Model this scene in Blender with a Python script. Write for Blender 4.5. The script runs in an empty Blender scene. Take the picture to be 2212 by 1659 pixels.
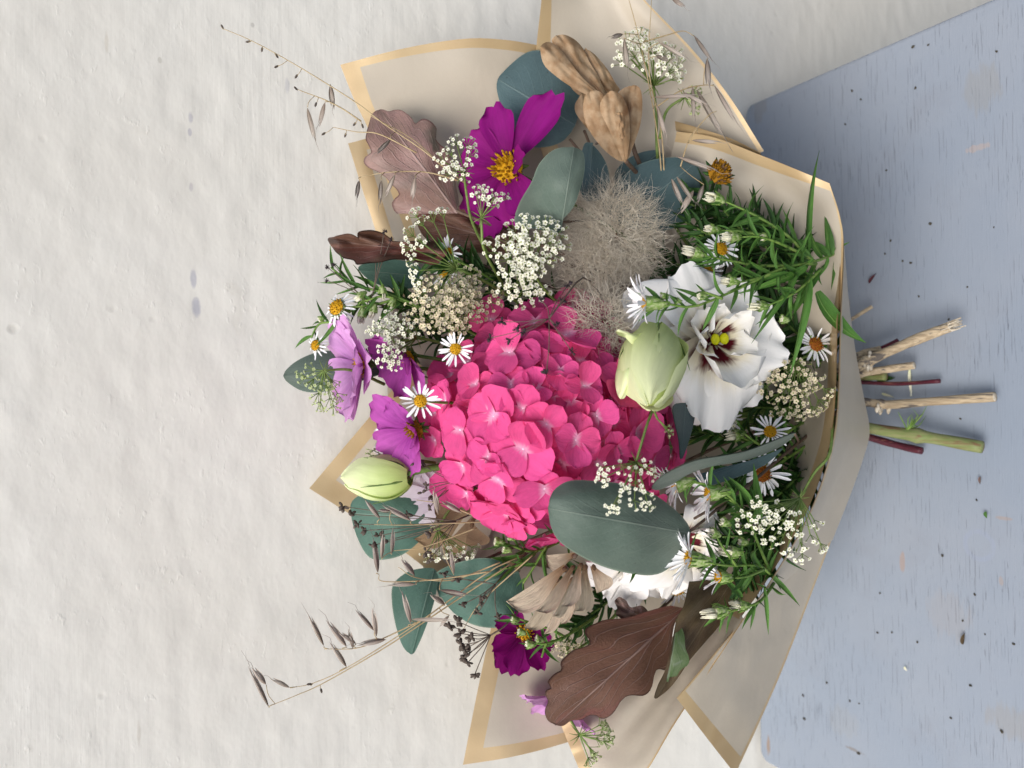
import bpy, math, random
import numpy as np
from mathutils import Vector, Matrix, noise
rad = math.radians
SC = bpy.context.scene
COL = SC.collection

# ------------------------------------------------------------------ camera
PITCH, ROLL, F = rad(28.9), rad(1.33), 1661.0          # focal length in photo pixels (photo 2212 wide)
FW = Vector((0, math.cos(PITCH), -math.sin(PITCH)))
UP = Vector((0, math.sin(PITCH), math.cos(PITCH)))
XH = Vector((1, 0, 0))
CX = -UP * math.cos(ROLL) - XH * math.sin(ROLL)          # picture right = down in the place (phone held upright, picture on its side)
CY = XH * math.cos(ROLL) - UP * math.sin(ROLL)           # picture up
def ray(X, Y): return FW * F + CX * (X - 1106) + CY * (829.5 - Y)
_a, _b = ray(1607, 230), ray(1642, 1642)
_a = _a / -_a.z; _b = _b / -_b.z
BOARD_W = 0.45
HC = BOARD_W / abs(_a.x - _b.x)
YE = -0.006                                              # back edge of the board, just off the wall
CAM = Vector((0, YE - HC * 0.5 * (_a.y + _b.y), HC))
cam_d = bpy.data.cameras.new('camera'); cam = bpy.data.objects.new('camera', cam_d); COL.objects.link(cam)
cam_d.sensor_fit = 'HORIZONTAL'; cam_d.sensor_width = 36; cam_d.lens = 36 * F / 2212
cam_d.clip_start = 0.02; cam_d.clip_end = 50
mw = Matrix.Identity(4)
for i in range(3):
    mw[i][0], mw[i][1], mw[i][2], mw[i][3] = CX[i], CY[i], -FW[i], CAM[i]
cam.matrix_world = mw
SC.camera = cam
cam_d.dof.use_dof = True; cam_d.dof.focus_distance = 0.33; cam_d.dof.aperture_fstop = 11
SC.cycles.max_bounces = 7; SC.cycles.diffuse_bounces = 4; SC.cycles.transmission_bounces = 4
SC.render.resolution_x, SC.render.resolution_y = 1024, 768

# ------------------------------------------------------------------ light
LDIR = Vector((0.38, 0.42, -0.82)).normalized()          # soft daylight from the upper left front
el = math.asin(-LDIR.z); az = math.atan2(-LDIR.x, -LDIR.y)
world = bpy.data.worlds.new('World'); SC.world = world; world.use_nodes = True
wn = world.node_tree; wn.nodes.clear()
sky = wn.nodes.new('ShaderNodeTexSky'); sky.sky_type = 'NISHITA'; sky.sun_disc = False
sky.sun_elevation = el; sky.sun_rotation = az
sky.air_density = 1.0; sky.dust_density = 3.0; sky.ozone_density = 1.0; sky.altitude = 0
bgn = wn.nodes.new('ShaderNodeBackground'); bgn.inputs['Strength'].default_value = 0.075
wo = wn.nodes.new('ShaderNodeOutputWorld')
wn.links.new(sky.outputs[0], bgn.inputs[0]); wn.links.new(bgn.outputs[0], wo.inputs[0])
sd = bpy.data.lights.new('sun', 'SUN'); sd.energy = 1.5; sd.angle = rad(40); sd.color = (1.0, 0.975, 0.94)
sun = bpy.data.objects.new('sun', sd); COL.objects.link(sun)
sun.rotation_mode = 'QUATERNION'; sun.rotation_quaternion = LDIR.to_track_quat('-Z', 'Y')
SC.view_settings.view_transform = 'Standard'; SC.view_settings.look = 'None'
SC.view_settings.exposure = 0.9; SC.view_settings.gamma = 1.0

# ------------------------------------------------------------------ frames of the place
K = HC / 0.349
TP = Vector((0, 0.351, 0.936)).normalized()              # the bouquet leans back against the wall along this plane
BX, BY = -TP, Vector((1, 0, 0)); BZ = BX.cross(BY)
P0 = Vector((0, -0.09, 0.03)) * K
def P(X, Y, h=0.0):
    """point of the leaning bouquet plane, raised h metres off it, seen at photo pixel X, Y"""
    d = ray(X, Y); t = (h * K + (P0 - CAM).dot(BZ)) / d.dot(BZ)
    p = CAM + d * t
    if p.y > -0.007 and d.y > 0: t = (-0.007 - CAM.y) / d.y; p = CAM + d * t
    if p.z < 0.003 and d.z < 0 and p.y > -0.5: t = (0.003 - CAM.z) / d.z; p = CAM + d * t
    return p
def PB(X, Y, z=0.0):
    d = ray(X, Y); return CAM + d * ((z - CAM.z) / d.z)
def PWALL(X, Y, y=0.0):
    d = ray(X, Y); return CAM + d * ((y - CAM.y) / d.y)
def mpp(p): return (p - CAM).dot(FW) / F                 # metres for one photo pixel at p
def V(dx, dy, dz=0.0): return BX * dx - BY * dy + BZ * dz  # dx picture right, dy picture down, dz out of the bouquet
def frame(p, z, x=None):
    z = z.normalized()
    if x is None: x = V(1, 0, 0)
    x = x - z * x.dot(z)
    if x.length < 1e-5: x = V(0, 1, 0.01); x = x - z * x.dot(z)
    x.normalize(); y = z.cross(x)
    m = Matrix.Identity(4)
    for i in range(3): m[i][0], m[i][1], m[i][2], m[i][3] = x[i], y[i], z[i], p[i]
    return m
def sm(m, s, sy=None, sz=None): return m @ Matrix.Diagonal((s, sy or s, sz or s, 1))
def aim(az, el=0.0):
    """unit vector: az degrees in the picture (0 right, 90 down), el degrees towards the viewer"""
    a, e = rad(az), rad(el); return V(math.cos(a) * math.cos(e), math.sin(a) * math.cos(e), math.sin(e))

# ------------------------------------------------------------------ objects
WM = {}
def link(name, data, parent=None, M=None):
    o = bpy.data.objects.new(name, data); COL.objects.link(o)
    M = M or Matrix.Identity(4)
    if parent is not None:
        o.parent = parent; o.matrix_basis = WM[parent.name].inverted() @ M
    else: o.matrix_basis = M
    WM[o.name] = M
    return o
def tag(o, label, cat, group=None):
    o['label'] = label; o['category'] = cat
    if group: o['group'] = group
    return o
def thing(name, label, cat, p, group=None):
    return tag(link(name, None, None, Matrix.Translation(p)), label, cat, group)
def structure(o): o['kind'] = 'structure'; return o

class MB:
    def __init__(s): s.v = []; s.f = []; s.uv = []; s.mi = []
    def grid(s, fn, us, vs, mif=None):
        b = len(s.v); nv = len(vs)
        for u in us:
            for v in vs:
                s.v.append(Vector(fn(u, v))); s.uv.append((u, v))
        for i in range(len(us) - 1):
            for j in range(nv - 1):
                s.f.append((b + i*nv + j, b + (i+1)*nv + j, b + (i+1)*nv + j+1, b + i*nv + j+1))
                s.mi.append(mif(0.5*(us[i]+us[i+1]), 0.5*(vs[j]+vs[j+1])) if mif else 0)
        return s
    def tube(s, pts, rr, n=6, mi=0, cap=True):
        if not hasattr(rr, '__len__'): rr = [rr] * len(pts)
        b = len(s.v); t0 = None; x = None
        for i, p in enumerate(pts):
            t = (pts[min(i+1, len(pts)-1)] - pts[max(i-1, 0)])
            t = t.normalized() if t.length > 1e-9 else Vector((0, 0, 1))
            if x is None:
                x = t.orthogonal().normalized()
            x = x - t * x.dot(t); x.normalize(); y = t.cross(x)
            for k in range(n):
                a = 2 * math.pi * k / n
                s.v.append(p + (x * math.cos(a) + y * math.sin(a)) * rr[i]); s.uv.append((i / max(1, len(pts)-1), k / n))
        for i in range(len(pts) - 1):
            for k in range(n):
                k2 = (k+1) % n
                s.f.append((b+i*n+k, b+i*n+k2, b+(i+1)*n+k2, b+(i+1)*n+k)); s.mi.append(mi)
        if cap:
            s.f.append(tuple(b + k for k in range(n))[::-1]); s.mi.append(mi)
            e = b + (len(pts)-1)*n
            s.f.append(tuple(e + k for k in range(n))); s.mi.append(mi)
        return s
    def ball(s, c, r, nu=5, nv=8, mi=0, sq=(1, 1, 1), ax=None):
        ax = ax or Matrix.Identity(3)
        b = len(s.v)
        for i in range(nu + 1):
            th = math.pi * i / nu
            for j in range(nv):
                a = 2 * math.pi * j / nv
                s.v.append(c + ax @ (Vector((math.sin(th)*math.cos(a)*sq[0], math.sin(th)*math.sin(a)*sq[1], math.cos(th)*sq[2])) * r)); s.uv.append((i/nu, j/nv))
        for i in range(nu):
            for j in range(nv):
                j2 = (j+1) % nv
                s.f.append((b+i*nv+j, b+(i+1)*nv+j, b+(i+1)*nv+j2, b+i*nv+j2)); s.mi.append(mi)
        return s
    def mesh(s, name, mats, M=None, smooth=True):
        me = bpy.data.meshes.new(name)
        vs = s.v
        if M is not None:
            Mi = M.inverted(); vs = [Mi @ v for v in vs]
        me.from_pydata([tuple(v) for v in vs], [], s.f)
        ul = me.uv_layers.new(name='UVMap')
        li = np.empty(len(me.loops), dtype=np.int32); me.loops.foreach_get('vertex_index', li)
        ul.data.foreach_set('uv', np.array(s.uv, dtype=np.float32)[li].ravel())
        for m in (mats if isinstance(mats, (list, tuple)) else [mats]): me.materials.append(m)
        if len(me.polygons) == len(s.mi): me.polygons.foreach_set('material_index', np.array(s.mi, dtype=np.int32))
        if smooth: me.polygons.foreach_set('use_smooth', np.ones(len(me.polygons), dtype=bool))
        me.update(); me.validate()
        return me
    def obj(s, name, mats, parent=None, origin=None, smooth=True):
        if origin is None: origin = WM[parent.name].translation.copy() if parent else Vector((0, 0, 0))
        M = Matrix.Translation(origin)
        return link(name, s.mesh(name, mats, M, smooth), parent, M)
def lin(a, b, n): return [a + (b - a) * i / (n - 1) for i in range(n)]
def cr(pts, n, closed=False):
    """Catmull-Rom through tuples or Vectors, n samples"""
    pts = [Vector(p) for p in pts]; m = len(pts)
    if m == 2: return [pts[0].lerp(pts[1], i / (n-1)) for i in range(n)]
    out = []; segs = m if closed else m - 1
    for i in range(n):
        t = i / (n if closed else n - 1) * segs; k = min(int(t), segs - 1); t -= k
        if closed: a, b, c, d = [pts[(k + j) % m] for j in (-1, 0, 1, 2)]
        else:
            b, c = pts[k], pts[k+1]; a = pts[k-1] if k else b * 2 - c; d = pts[k+2] if k + 2 < m else c * 2 - b
        out.append(0.5 * ((2*b) + (c - a)*t + (2*a - 5*b + 4*c - d)*t*t + (3*b - a - 3*c + d)*t**3))
    return out
def path(px, n=16): return [P(*q) for q in cr(px, n)]
def jit(r, a): return r.uniform(-a, a)

# ------------------------------------------------------------------ materials
def srgb(h):
    h = h.lstrip('#'); o = []
    for i in (0, 2, 4):
        c = int(h[i:i+2], 16) / 255; o.append(c / 12.92 if c <= 0.04045 else ((c + 0.055) / 1.055) ** 2.4)
    return (*o, 1)
class NT:
    def __init__(s, name):
        s.m = bpy.data.materials.new(name); s.m.use_nodes = True; s.t = s.m.node_tree; s.t.nodes.clear()
        s.out = s.n('OutputMaterial')
    def n(s, ty, **kw):
        d = s.t.nodes.new('ShaderNode' + ty)
        for k, v in kw.items(): setattr(d, k, v)
        return d
    def put(s, sock, v):
        if hasattr(v, 'is_output') or isinstance(v, bpy.types.NodeSocket): s.t.links.new(v, sock)
        elif v is not None: sock.default_value = v
    def math(s, op, a, b=None, c=None, clamp=False):
        d = s.n('Math', operation=op, use_clamp=clamp); s.put(d.inputs[0], a)
        if b is not None: s.put(d.inputs[1], b)
        if c is not None: s.put(d.inputs[2], c)
        return d.outputs[0]
    def mix(s, f, a, b, mode='MIX'):
        d = s.n('Mix', data_type='RGBA', blend_type=mode); s.put(d.inputs[0], f); s.put(d.inputs[6], a); s.put(d.inputs[7], b)
        return d.outputs[2]
    def rng(s, x, a, b, c=0.0, e=1.0, smooth=True):
        d = s.n('MapRange', interpolation_type='SMOOTHSTEP' if smooth else 'LINEAR'); s.put(d.inputs[0], x)
        for i, v in enumerate((a, b, c, e)): s.put(d.inputs[1 + i], v)
        return d.outputs[0]
    def co(s, kind='Object', scale=(1, 1, 1), rot=(0, 0, 0), loc=(0, 0, 0)):
        tc = s.n('TexCoord'); mp = s.n('Mapping'); mp.inputs['Scale'].default_value = scale
        mp.inputs['Rotation'].default_value = rot; mp.inputs['Location'].default_value = loc
        s.t.links.new(tc.outputs[kind], mp.inputs[0]); return mp.outputs[0]
    def noise(s, vec, scale, detail=3, rough=0.5, dist=0.0):
        d = s.n('TexNoise'); s.put(d.inputs['Vector'], vec); d.inputs['Scale'].default_value = scale
        d.inputs['Detail'].default_value = detail; d.inputs['Roughness'].default_value = rough; d.inputs['Distortion'].default_value = dist
        return d.outputs[0]
    def shade(s, col, rough=0.6, spec=0.3, trans=0.0, hgt=None, bump=0.3, dist=0.001, metal=0.0, sheen=0.0, tcol=None):
        b = s.n('BsdfPrincipled'); s.put(b.inputs['Base Color'], col); s.put(b.inputs['Roughness'], rough)
        s.put(b.inputs['Specular IOR Level'], spec); s.put(b.inputs['Metallic'], metal)
        if sheen: b.inputs['Sheen Weight'].default_value = sheen
        nrm = None
        if hgt is not None:
            bp = s.n('Bump'); bp.inputs['Strength'].default_value = bump; bp.inputs['Distance'].default_value = dist
            s.put(bp.inputs['Height'], hgt); nrm = bp.outputs[0]; s.put(b.inputs['Normal'], nrm)
        sh = b.outputs[0]
        if trans:
            t = s.n('BsdfTranslucent'); s.put(t.inputs[0], tcol if tcol is not None else col)
            if nrm: s.put(t.inputs['Normal'], nrm)
            mx = s.n('MixShader'); mx.inputs[0].default_value = trans
            s.t.links.new(sh, mx.inputs[1]); s.t.links.new(t.outputs[0], mx.inputs[2]); sh = mx.outputs[0]
        s.t.links.new(sh, s.out.inputs[0]); return s.m

def petal_mat(name, base, tip, b0=0.0, b1=0.6, var=0.12, streak=0.15, trans=0.3, rough=0.66, spec=0.16, across=26, bump=0.35, third=None, t0=0.3, t1=0.5, speck=None, dist=0.0004, gv=0.72, tw=None, sat=1.0):
    s = NT(name); tc = s.n('TexCoord'); sp = s.n('SeparateXYZ'); s.t.links.new(tc.outputs['UV'], sp.inputs[0])
    u, v = sp.outputs[0], sp.outputs[1]
    oi = s.n('ObjectInfo'); rnd = oi.outputs['Random']
    off = s.n('CombineXYZ'); s.put(off.inputs[2], s.math('MULTIPLY', rnd, 37.0))
    vm = s.n('VectorMath', operation='MULTIPLY_ADD'); s.t.links.new(tc.outputs['UV'], vm.inputs[0]); vm.inputs[1].default_value = (2.2, across, 0); s.t.links.new(off.outputs[0], vm.inputs[2])
    st = s.noise(vm.outputs[0], 1.0, 3, 0.6)
    vb = s.n('VectorMath', operation='MULTIPLY_ADD'); s.t.links.new(tc.outputs['UV'], vb.inputs[0]); vb.inputs[1].default_value = (4, 4, 0); s.t.links.new(off.outputs[0], vb.inputs[2])
    bl = s.noise(vb.outputs[0], 1.0, 4, 0.6)
    uu = s.math('ADD', u, s.math('MULTIPLY', s.math('SUBTRACT', st, 0.5), 0.25))
    c = s.mix(s.rng(uu, b0, b1), srgb(base), srgb(tip))
    if third:
        f = s.rng(uu, t0, t1)
        if tw: f = s.math('MAXIMUM', f, s.rng(s.math('ADD', s.math('ABSOLUTE', s.math('SUBTRACT', v, 0.5)), s.math('MULTIPLY', s.math('SUBTRACT', bl, 0.5), 0.2)), tw * 0.6, tw))
        c = s.mix(f, srgb(third), c)
    val = s.math('ADD', 1.0, s.math('MULTIPLY', s.math('SUBTRACT', st, 0.5), 2*streak))
    val = s.math('ADD', val, s.math('MULTIPLY', s.math('SUBTRACT', bl, 0.5), 2*streak))
    val = s.math('ADD', val, s.math('MULTIPLY', s.math('SUBTRACT', rnd, 0.5), 2*var))
    h = s.n('HueSaturation'); s.put(h.inputs['Value'], s.math('MULTIPLY', val, gv)); s.put(h.inputs['Color'], c); h.inputs['Saturation'].default_value = sat
    s.put(h.inputs['Hue'], s.math('ADD', 0.5, s.math('MULTIPLY', s.math('SUBTRACT', s.math('FRACT', s.math('MULTIPLY', rnd, 7.31)), 0.5), var * 0.09)))
    return s.shade(h.outputs[0], rough, spec, trans, s.math('ADD', st, s.math('MULTIPLY', bl, 0.6)), bump, dist)

def leaf_mat(name, c1, c2, rib, rough=0.5, spec=0.35, trans=0.12, nveins=7, slant=1.1, vein=0.35, ribw=0.035, var=0.1, edge=None, mott=9, bump=0.5, third=None, dist=0.0008, bloom=0.0, vdark=False, gv=0.62):
    s = NT(name); tc = s.n('TexCoord'); sp = s.n('SeparateXYZ'); s.t.links.new(tc.outputs['UV'], sp.inputs[0])
    u, v = sp.outputs[0], sp.outputs[1]
    rnd = s.n('ObjectInfo').outputs['Random']
    off = s.n('CombineXYZ'); s.put(off.inputs[2], s.math('MULTIPLY', rnd, 53.0))
    vm = s.n('VectorMath', operation='MULTIPLY_ADD'); s.t.links.new(tc.outputs['UV'], vm.inputs[0]); vm.inputs[1].default_value = (1, 0.8, 0); s.t.links.new(off.outputs[0], vm.inputs[2])
    n1 = s.noise(vm.outputs[0], mott * 0.35, 5, 0.6); n2 = s.noise(vm.outputs[0], mott * 6, 4, 0.65)
    a = s.math('ABSOLUTE', s.math('SUBTRACT', v, 0.5))
    ribm = s.rng(a, ribw, ribw * 0.25)
    ph = s.math('SUBTRACT', s.math('MULTIPLY', s.math('ADD', u, s.math('MULTIPLY', s.math('SUBTRACT', n1, 0.5), 0.14)), nveins), s.math('MULTIPLY', a, nveins * slant))
    tri = s.math('ABSOLUTE', s.math('SUBTRACT', s.math('FRACT', ph), 0.5))
    vm2 = s.math('MULTIPLY', s.rng(tri, 0.075, 0.015), s.rng(a, 0.5, 0.1, 0.2, 1.0))
    vall = s.math('MAXIMUM', ribm, s.math('MULTIPLY', vm2, vein))
    c = s.mix(s.rng(n1, 0.36, 0.64), srgb(c1), srgb(c2))
    if third: c = s.mix(s.rng(s.noise(vm.outputs[0], mott * 0.22, 3, 0.5, 0.6), 0.52, 0.66), c, srgb(third))
    c = s.mix(s.math('MULTIPLY', vall, 0.75), c, srgb(rib))
    if edge: c = s.mix(s.rng(a, 0.475, 0.496), c, srgb(edge))
    val = s.math('ADD', s.math('ADD', 1.0, s.math('MULTIPLY', s.math('SUBTRACT', n2, 0.5), 0.35)), s.math('MULTIPLY', s.math('SUBTRACT', rnd, 0.5), 2 * var))
    vo = s.n('TexVoronoi'); s.put(vo.inputs['Vector'], vm.outputs[0]); vo.inputs['Scale'].default_value = mott * 1.6
    c = s.mix(s.math('MULTIPLY', s.math('MULTIPLY', s.rng(vo.outputs['Distance'], 0.14, 0.05), s.rng(n1, 0.5, 0.6)), 0.45), c, srgb('4A4436'))
    h = s.n('HueSaturation'); s.put(h.inputs['Value'], s.math('MULTIPLY', val, gv)); s.put(h.inputs['Color'], c)
    hg = s.math('ADD', s.math('MULTIPLY', n2, 0.5), s.math('MULTIPLY', vall, -1.2 if vdark else 0.8))
    return s.shade(h.outputs[0], s.rng(n1, 0.3, 0.7, rough - 0.08, rough + 0.12), spec, trans, hg, bump, dist, sheen=bloom)

def plain_mat(name, c1, c2, scale=300, rough=0.7, spec=0.25, trans=0.0, bump=0.4, stretch=(1, 1, 1), var=0.1, third=None, dist=0.0005, kind='Object', metal=0.0, gv=0.70, t3=(0.55, 0.64)):
    s = NT(name); co = s.co(kind, stretch); n1 = s.noise(co, scale, 4, 0.6); rnd = s.n('ObjectInfo').outputs['Random']
    c = s.mix(s.rng(n1, 0.35, 0.65), srgb(c1), srgb(c2))
    if third: c = s.mix(s.rng(s.noise(co, scale * 0.37, 3, 0.6), t3[0], t3[1]), c, srgb(third))
    h = s.n('HueSaturation'); s.put(h.inputs['Color'], c); s.put(h.inputs['Value'], s.math('MULTIPLY', gv, s.math('ADD', 1.0, s.math('MULTIPLY', s.math('SUBTRACT', rnd, 0.5), 2 * var))))
    return s.shade(h.outputs[0], rough, spec, trans, n1, bump, dist, metal)

MAT = {}
MAT['hyd'] = petal_mat('hydrangea_pink', 'FBB6D6', 'F45E9F', 0.0, 0.24, var=0.12, streak=0.15, trans=0.28, across=12, bump=0.6, rough=0.7, spec=0.12, gv=0.88)
MAT['hydcore'] = plain_mat('hydrangea_core', 'D83C84', 'B82C6C', 200)
MAT['hydeye'] = plain_mat('hydrangea_eye', 'FBE3EE', 'F4BBD6', 900, gv=0.95)
MAT['cos_mag'] = petal_mat('cosmos_magenta', '94127A', 'AC1C92', 0.0, 0.7, streak=0.2, across=9, trans=0.3, bump=0.6)
MAT['cos_dark'] = petal_mat('cosmos_dark_magenta', '7A0A5C', '960F78', 0.0, 0.7, streak=0.2, across=9, trans=0.3, bump=0.6)
MAT['cos_lil'] = petal_mat('cosmos_lilac', 'C682C4', 'DEA8DC', 0.0, 0.8, streak=0.22, across=9, trans=0.32, bump=0.7, gv=1.0)
MAT['cos_pur'] = petal_mat('cosmos_purple', 'AC3EA4', 'CE64C2', 0.0, 0.8, streak=0.25, across=9, trans=0.32, bump=0.7, gv=0.85)
MAT['cos_pale'] = petal_mat('cosmos_pale', 'E2D2E2', 'F0E6EE', 0.0, 0.8, streak=0.06, across=9, trans=0.35, bump=0.4, gv=0.95)
MAT['yellow'] = plain_mat('disc_yellow', 'E2B21E', 'C98F14', 900, 0.7, var=0.06, gv=0.9)
MAT['yellow_brown'] = plain_mat('disc_ochre', 'D29A1A', '8A5A16', 700, 0.7)
MAT['orange_brown'] = plain_mat('disc_spent_orange', 'C9781E', '7C3D14', 700, 0.7)
MAT['lis'] = petal_mat('lisianthus_white', 'F4ECD2', 'FBF9F5', 0.25, 0.7, var=0.03, streak=0.05, trans=0.14, across=14, bump=0.5, rough=0.6, third='5E1422', t0=0.28, t1=0.46, tw=0.40, gv=1.0)
MAT['lis_plain'] = petal_mat('lisianthus_white_plain', 'F4EEDF', 'FAF7F3', 0.0, 0.6, var=0.03, streak=0.05, trans=0.14, across=14, bump=0.3, gv=0.92)
MAT['lisbud'] = petal_mat('lisianthus_bud_green', 'D2E48C', 'F0F6C6', 0.0, 0.9, var=0.10, streak=0.10, trans=0.28, across=10, bump=0.6, rough=0.6, gv=0.98)
MAT['stigma'] = plain_mat('stigma_yellow', 'D3D214', 'B9BE12', 900, 0.55, gv=0.9)
MAT['anther'] = plain_mat('anther_orange', 'D8921C', 'B56F14', 1200, 0.8)
MAT['aster'] = petal_mat('aster_white', 'EFEFEA', 'F9F9FA', 0.0, 0.5, var=0.03, streak=0.04, trans=0.14, across=5, bump=0.2, gv=1.0)
MAT['asterbud'] = petal_mat('aster_bud_cream', 'E9EBC0', 'F4F1D8', 0.0, 0.5, var=0.04, streak=0.06, trans=0.2, across=5, bump=0.2, gv=0.97)
MAT['invol'] = plain_mat('aster_bract', '8DB353', 'D5E2A6', 700, 0.6, stretch=(1, 1, 1))
MAT['agreen'] = leaf_mat('aster_leaf', '4C7A32', '689A44', '92B862', rough=0.5, trans=0.22, nveins=5, vein=0.15, ribw=0.06, var=0.16, mott=5, gv=0.76)
MAT['astem'] = plain_mat('aster_stem', '6C9340', '8DA956', 300, 0.6, var=0.08, gv=0.8)
MAT['dgreen'] = leaf_mat('deep_leaf', '2F5526', '43702F', '6A9248', rough=0.5, trans=0.2, nveins=5, vein=0.15, ribw=0.06, var=0.2, mott=5, gv=0.72)
MAT['gstem'] = plain_mat('green_stem', '5E7F38', '7C9650', 300, 0.6)
MAT['ustem'] = plain_mat('umbel_stalk', '7D9A4C', '95AC62', 300, 0.6)
MAT['uw'] = plain_mat('umbel_white', 'F8F6E4', 'EFEED6', 500, 0.6, trans=0.15, gv=1.0)
MAT['ub'] = plain_mat('umbel_beige', 'F0E8CE', 'D8C29C', 500, 0.7, trans=0.1, var=0.22, gv=0.92)
MAT['ug'] = plain_mat('umbel_green', 'B9CC86', 'D9DFB2', 500, 0.7, trans=0.1, gv=0.85)
MAT['ue'] = plain_mat('umbel_eye', 'B4BE6C', '9AA850', 500, 0.7, gv=0.8)
MAT['euc'] = leaf_mat('eucalyptus_leaf', '76877A', '6C7F72', '93A294', rough=0.58, spec=0.28, trans=0.06, nveins=8, vein=0.22, ribw=0.016, edge='8C9F8C', mott=8, bloom=0.05, var=0.06)
MAT['euc2'] = leaf_mat('eucalyptus_leaf_blue', '5F7A7C', '688284', '90A8A4', rough=0.55, spec=0.28, trans=0.05, nveins=7, vein=0.18, ribw=0.016, edge='7C9690', mott=7, bloom=0.06, var=0.06)
MAT['euc3'] = leaf_mat('eucalyptus_leaf_green', '5C8272', '68907F', '92AF9F', rough=0.55, spec=0.28, trans=0.08, nveins=7, vein=0.18, ribw=0.018, edge='83A08C', mott=7, bloom=0.05, var=0.06, gv=0.6)
MAT['eucstem'] = plain_mat('eucalyptus_twig', '6D5A4C', '857060', 300, 0.7)
MAT['oakc'] = leaf_mat('oak_leaf_copper', 'A8847C', '907468', 'C4A8A0', rough=0.38, spec=0.5, trans=0.05, nveins=6, slant=1.4, vein=0.7, ribw=0.022, third='6F6558', mott=8, bump=0.8, edge='6A4A42', gv=0.8)
MAT['oakb'] = leaf_mat('oak_leaf_brown', '84604F', '745443', 'B4968A', rough=0.45, spec=0.4, trans=0.05, nveins=6, slant=1.0, vein=0.9, ribw=0.022, third='8A574C', mott=8, bump=0.8, edge='553A30', dist=0.0009, gv=0.84)
MAT['oako'] = leaf_mat('oak_leaf_olive', '6A5A40', '5C4A36', '85745A', rough=0.55, spec=0.3, trans=0.05, nveins=6, slant=1.4, vein=0.6, ribw=0.02, mott=8, bump=0.7, gv=0.75)
MAT['oakg'] = leaf_mat('oak_leaf_green_back', '5F7C46', '7A8E62', 'A8B49A', rough=0.6, spec=0.3, trans=0.05, nveins=4, vein=0.3, mott=14, third='98A48E')
MAT['sam'] = petal_mat('seed_wing', 'BE9A72', 'E2D0B4', 0.0, 0.6, var=0.22, streak=0.22, trans=0.10, across=34, bump=1.0, rough=0.6, dist=0.0008, gv=1.05)
MAT['pod'] = plain_mat('dry_pod', 'C8AC8A', 'AE8C68', 170, 0.7, trans=0.15, bump=0.8, third='8C6848', t3=(0.60, 0.74), dist=0.0006, gv=0.82)
MAT['samseed'] = plain_mat('wing_seed', '6E5440', '8A6A4E', 400, 0.8)
MAT['fluff'] = plain_mat('seed_plume', 'F6EFE0', 'E2D8C6', 150, 0.8, trans=0.35, gv=1.0)
MAT['fluffseed'] = plain_mat('plume_seed', '6A5444', '8A6C54', 600, 0.8)
MAT['oat'] = petal_mat('oat_husk', '9C8C7E', 'C4B8AC', 0.0, 0.8, var=0.14, streak=0.3, trans=0.15, across=12, bump=0.8, rough=0.6, gv=0.95)
MAT['oatstem'] = plain_mat('oat_straw', 'B49C74', 'C9B48C', 200, 0.6, gv=0.85)
MAT['dark'] = plain_mat('dry_seed_dark', '5A5048', '74685E', 600, 0.85)
MAT['darkstem'] = plain_mat('dry_ray', '6E6054', '897A6C', 300, 0.8)
MAT['black'] = plain_mat('dry_star_dark', '3A3034', '52464A', 600, 0.85)
MAT['straw'] = plain_mat('cut_straw', 'D2BE9E', 'AA967A', 55, 0.7, stretch=(14, 1, 14), third='6E665E', t3=(0.50, 0.58), bump=0.8, dist=0.0008, gv=0.85)
MAT['pith'] = plain_mat('straw_node', 'DAD0BC', 'B5A58C', 500, 0.85, bump=0.9, gv=0.9)
MAT['maroon'] = plain_mat('cut_maroon', '6A2A38', '4E2430', 150, 0.5, stretch=(8, 1, 8), third='8A5A50')
MAT['greencut'] = plain_mat('cut_green', '8A9A5C', 'A0A26E', 40, 0.5, stretch=(14, 1, 14), third='8C7050', t3=(0.47, 0.6), dist=0.0003)
MAT['crumb'] = plain_mat('soil_crumb', '4A463E', '6A6454', 900, 0.9)

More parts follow.
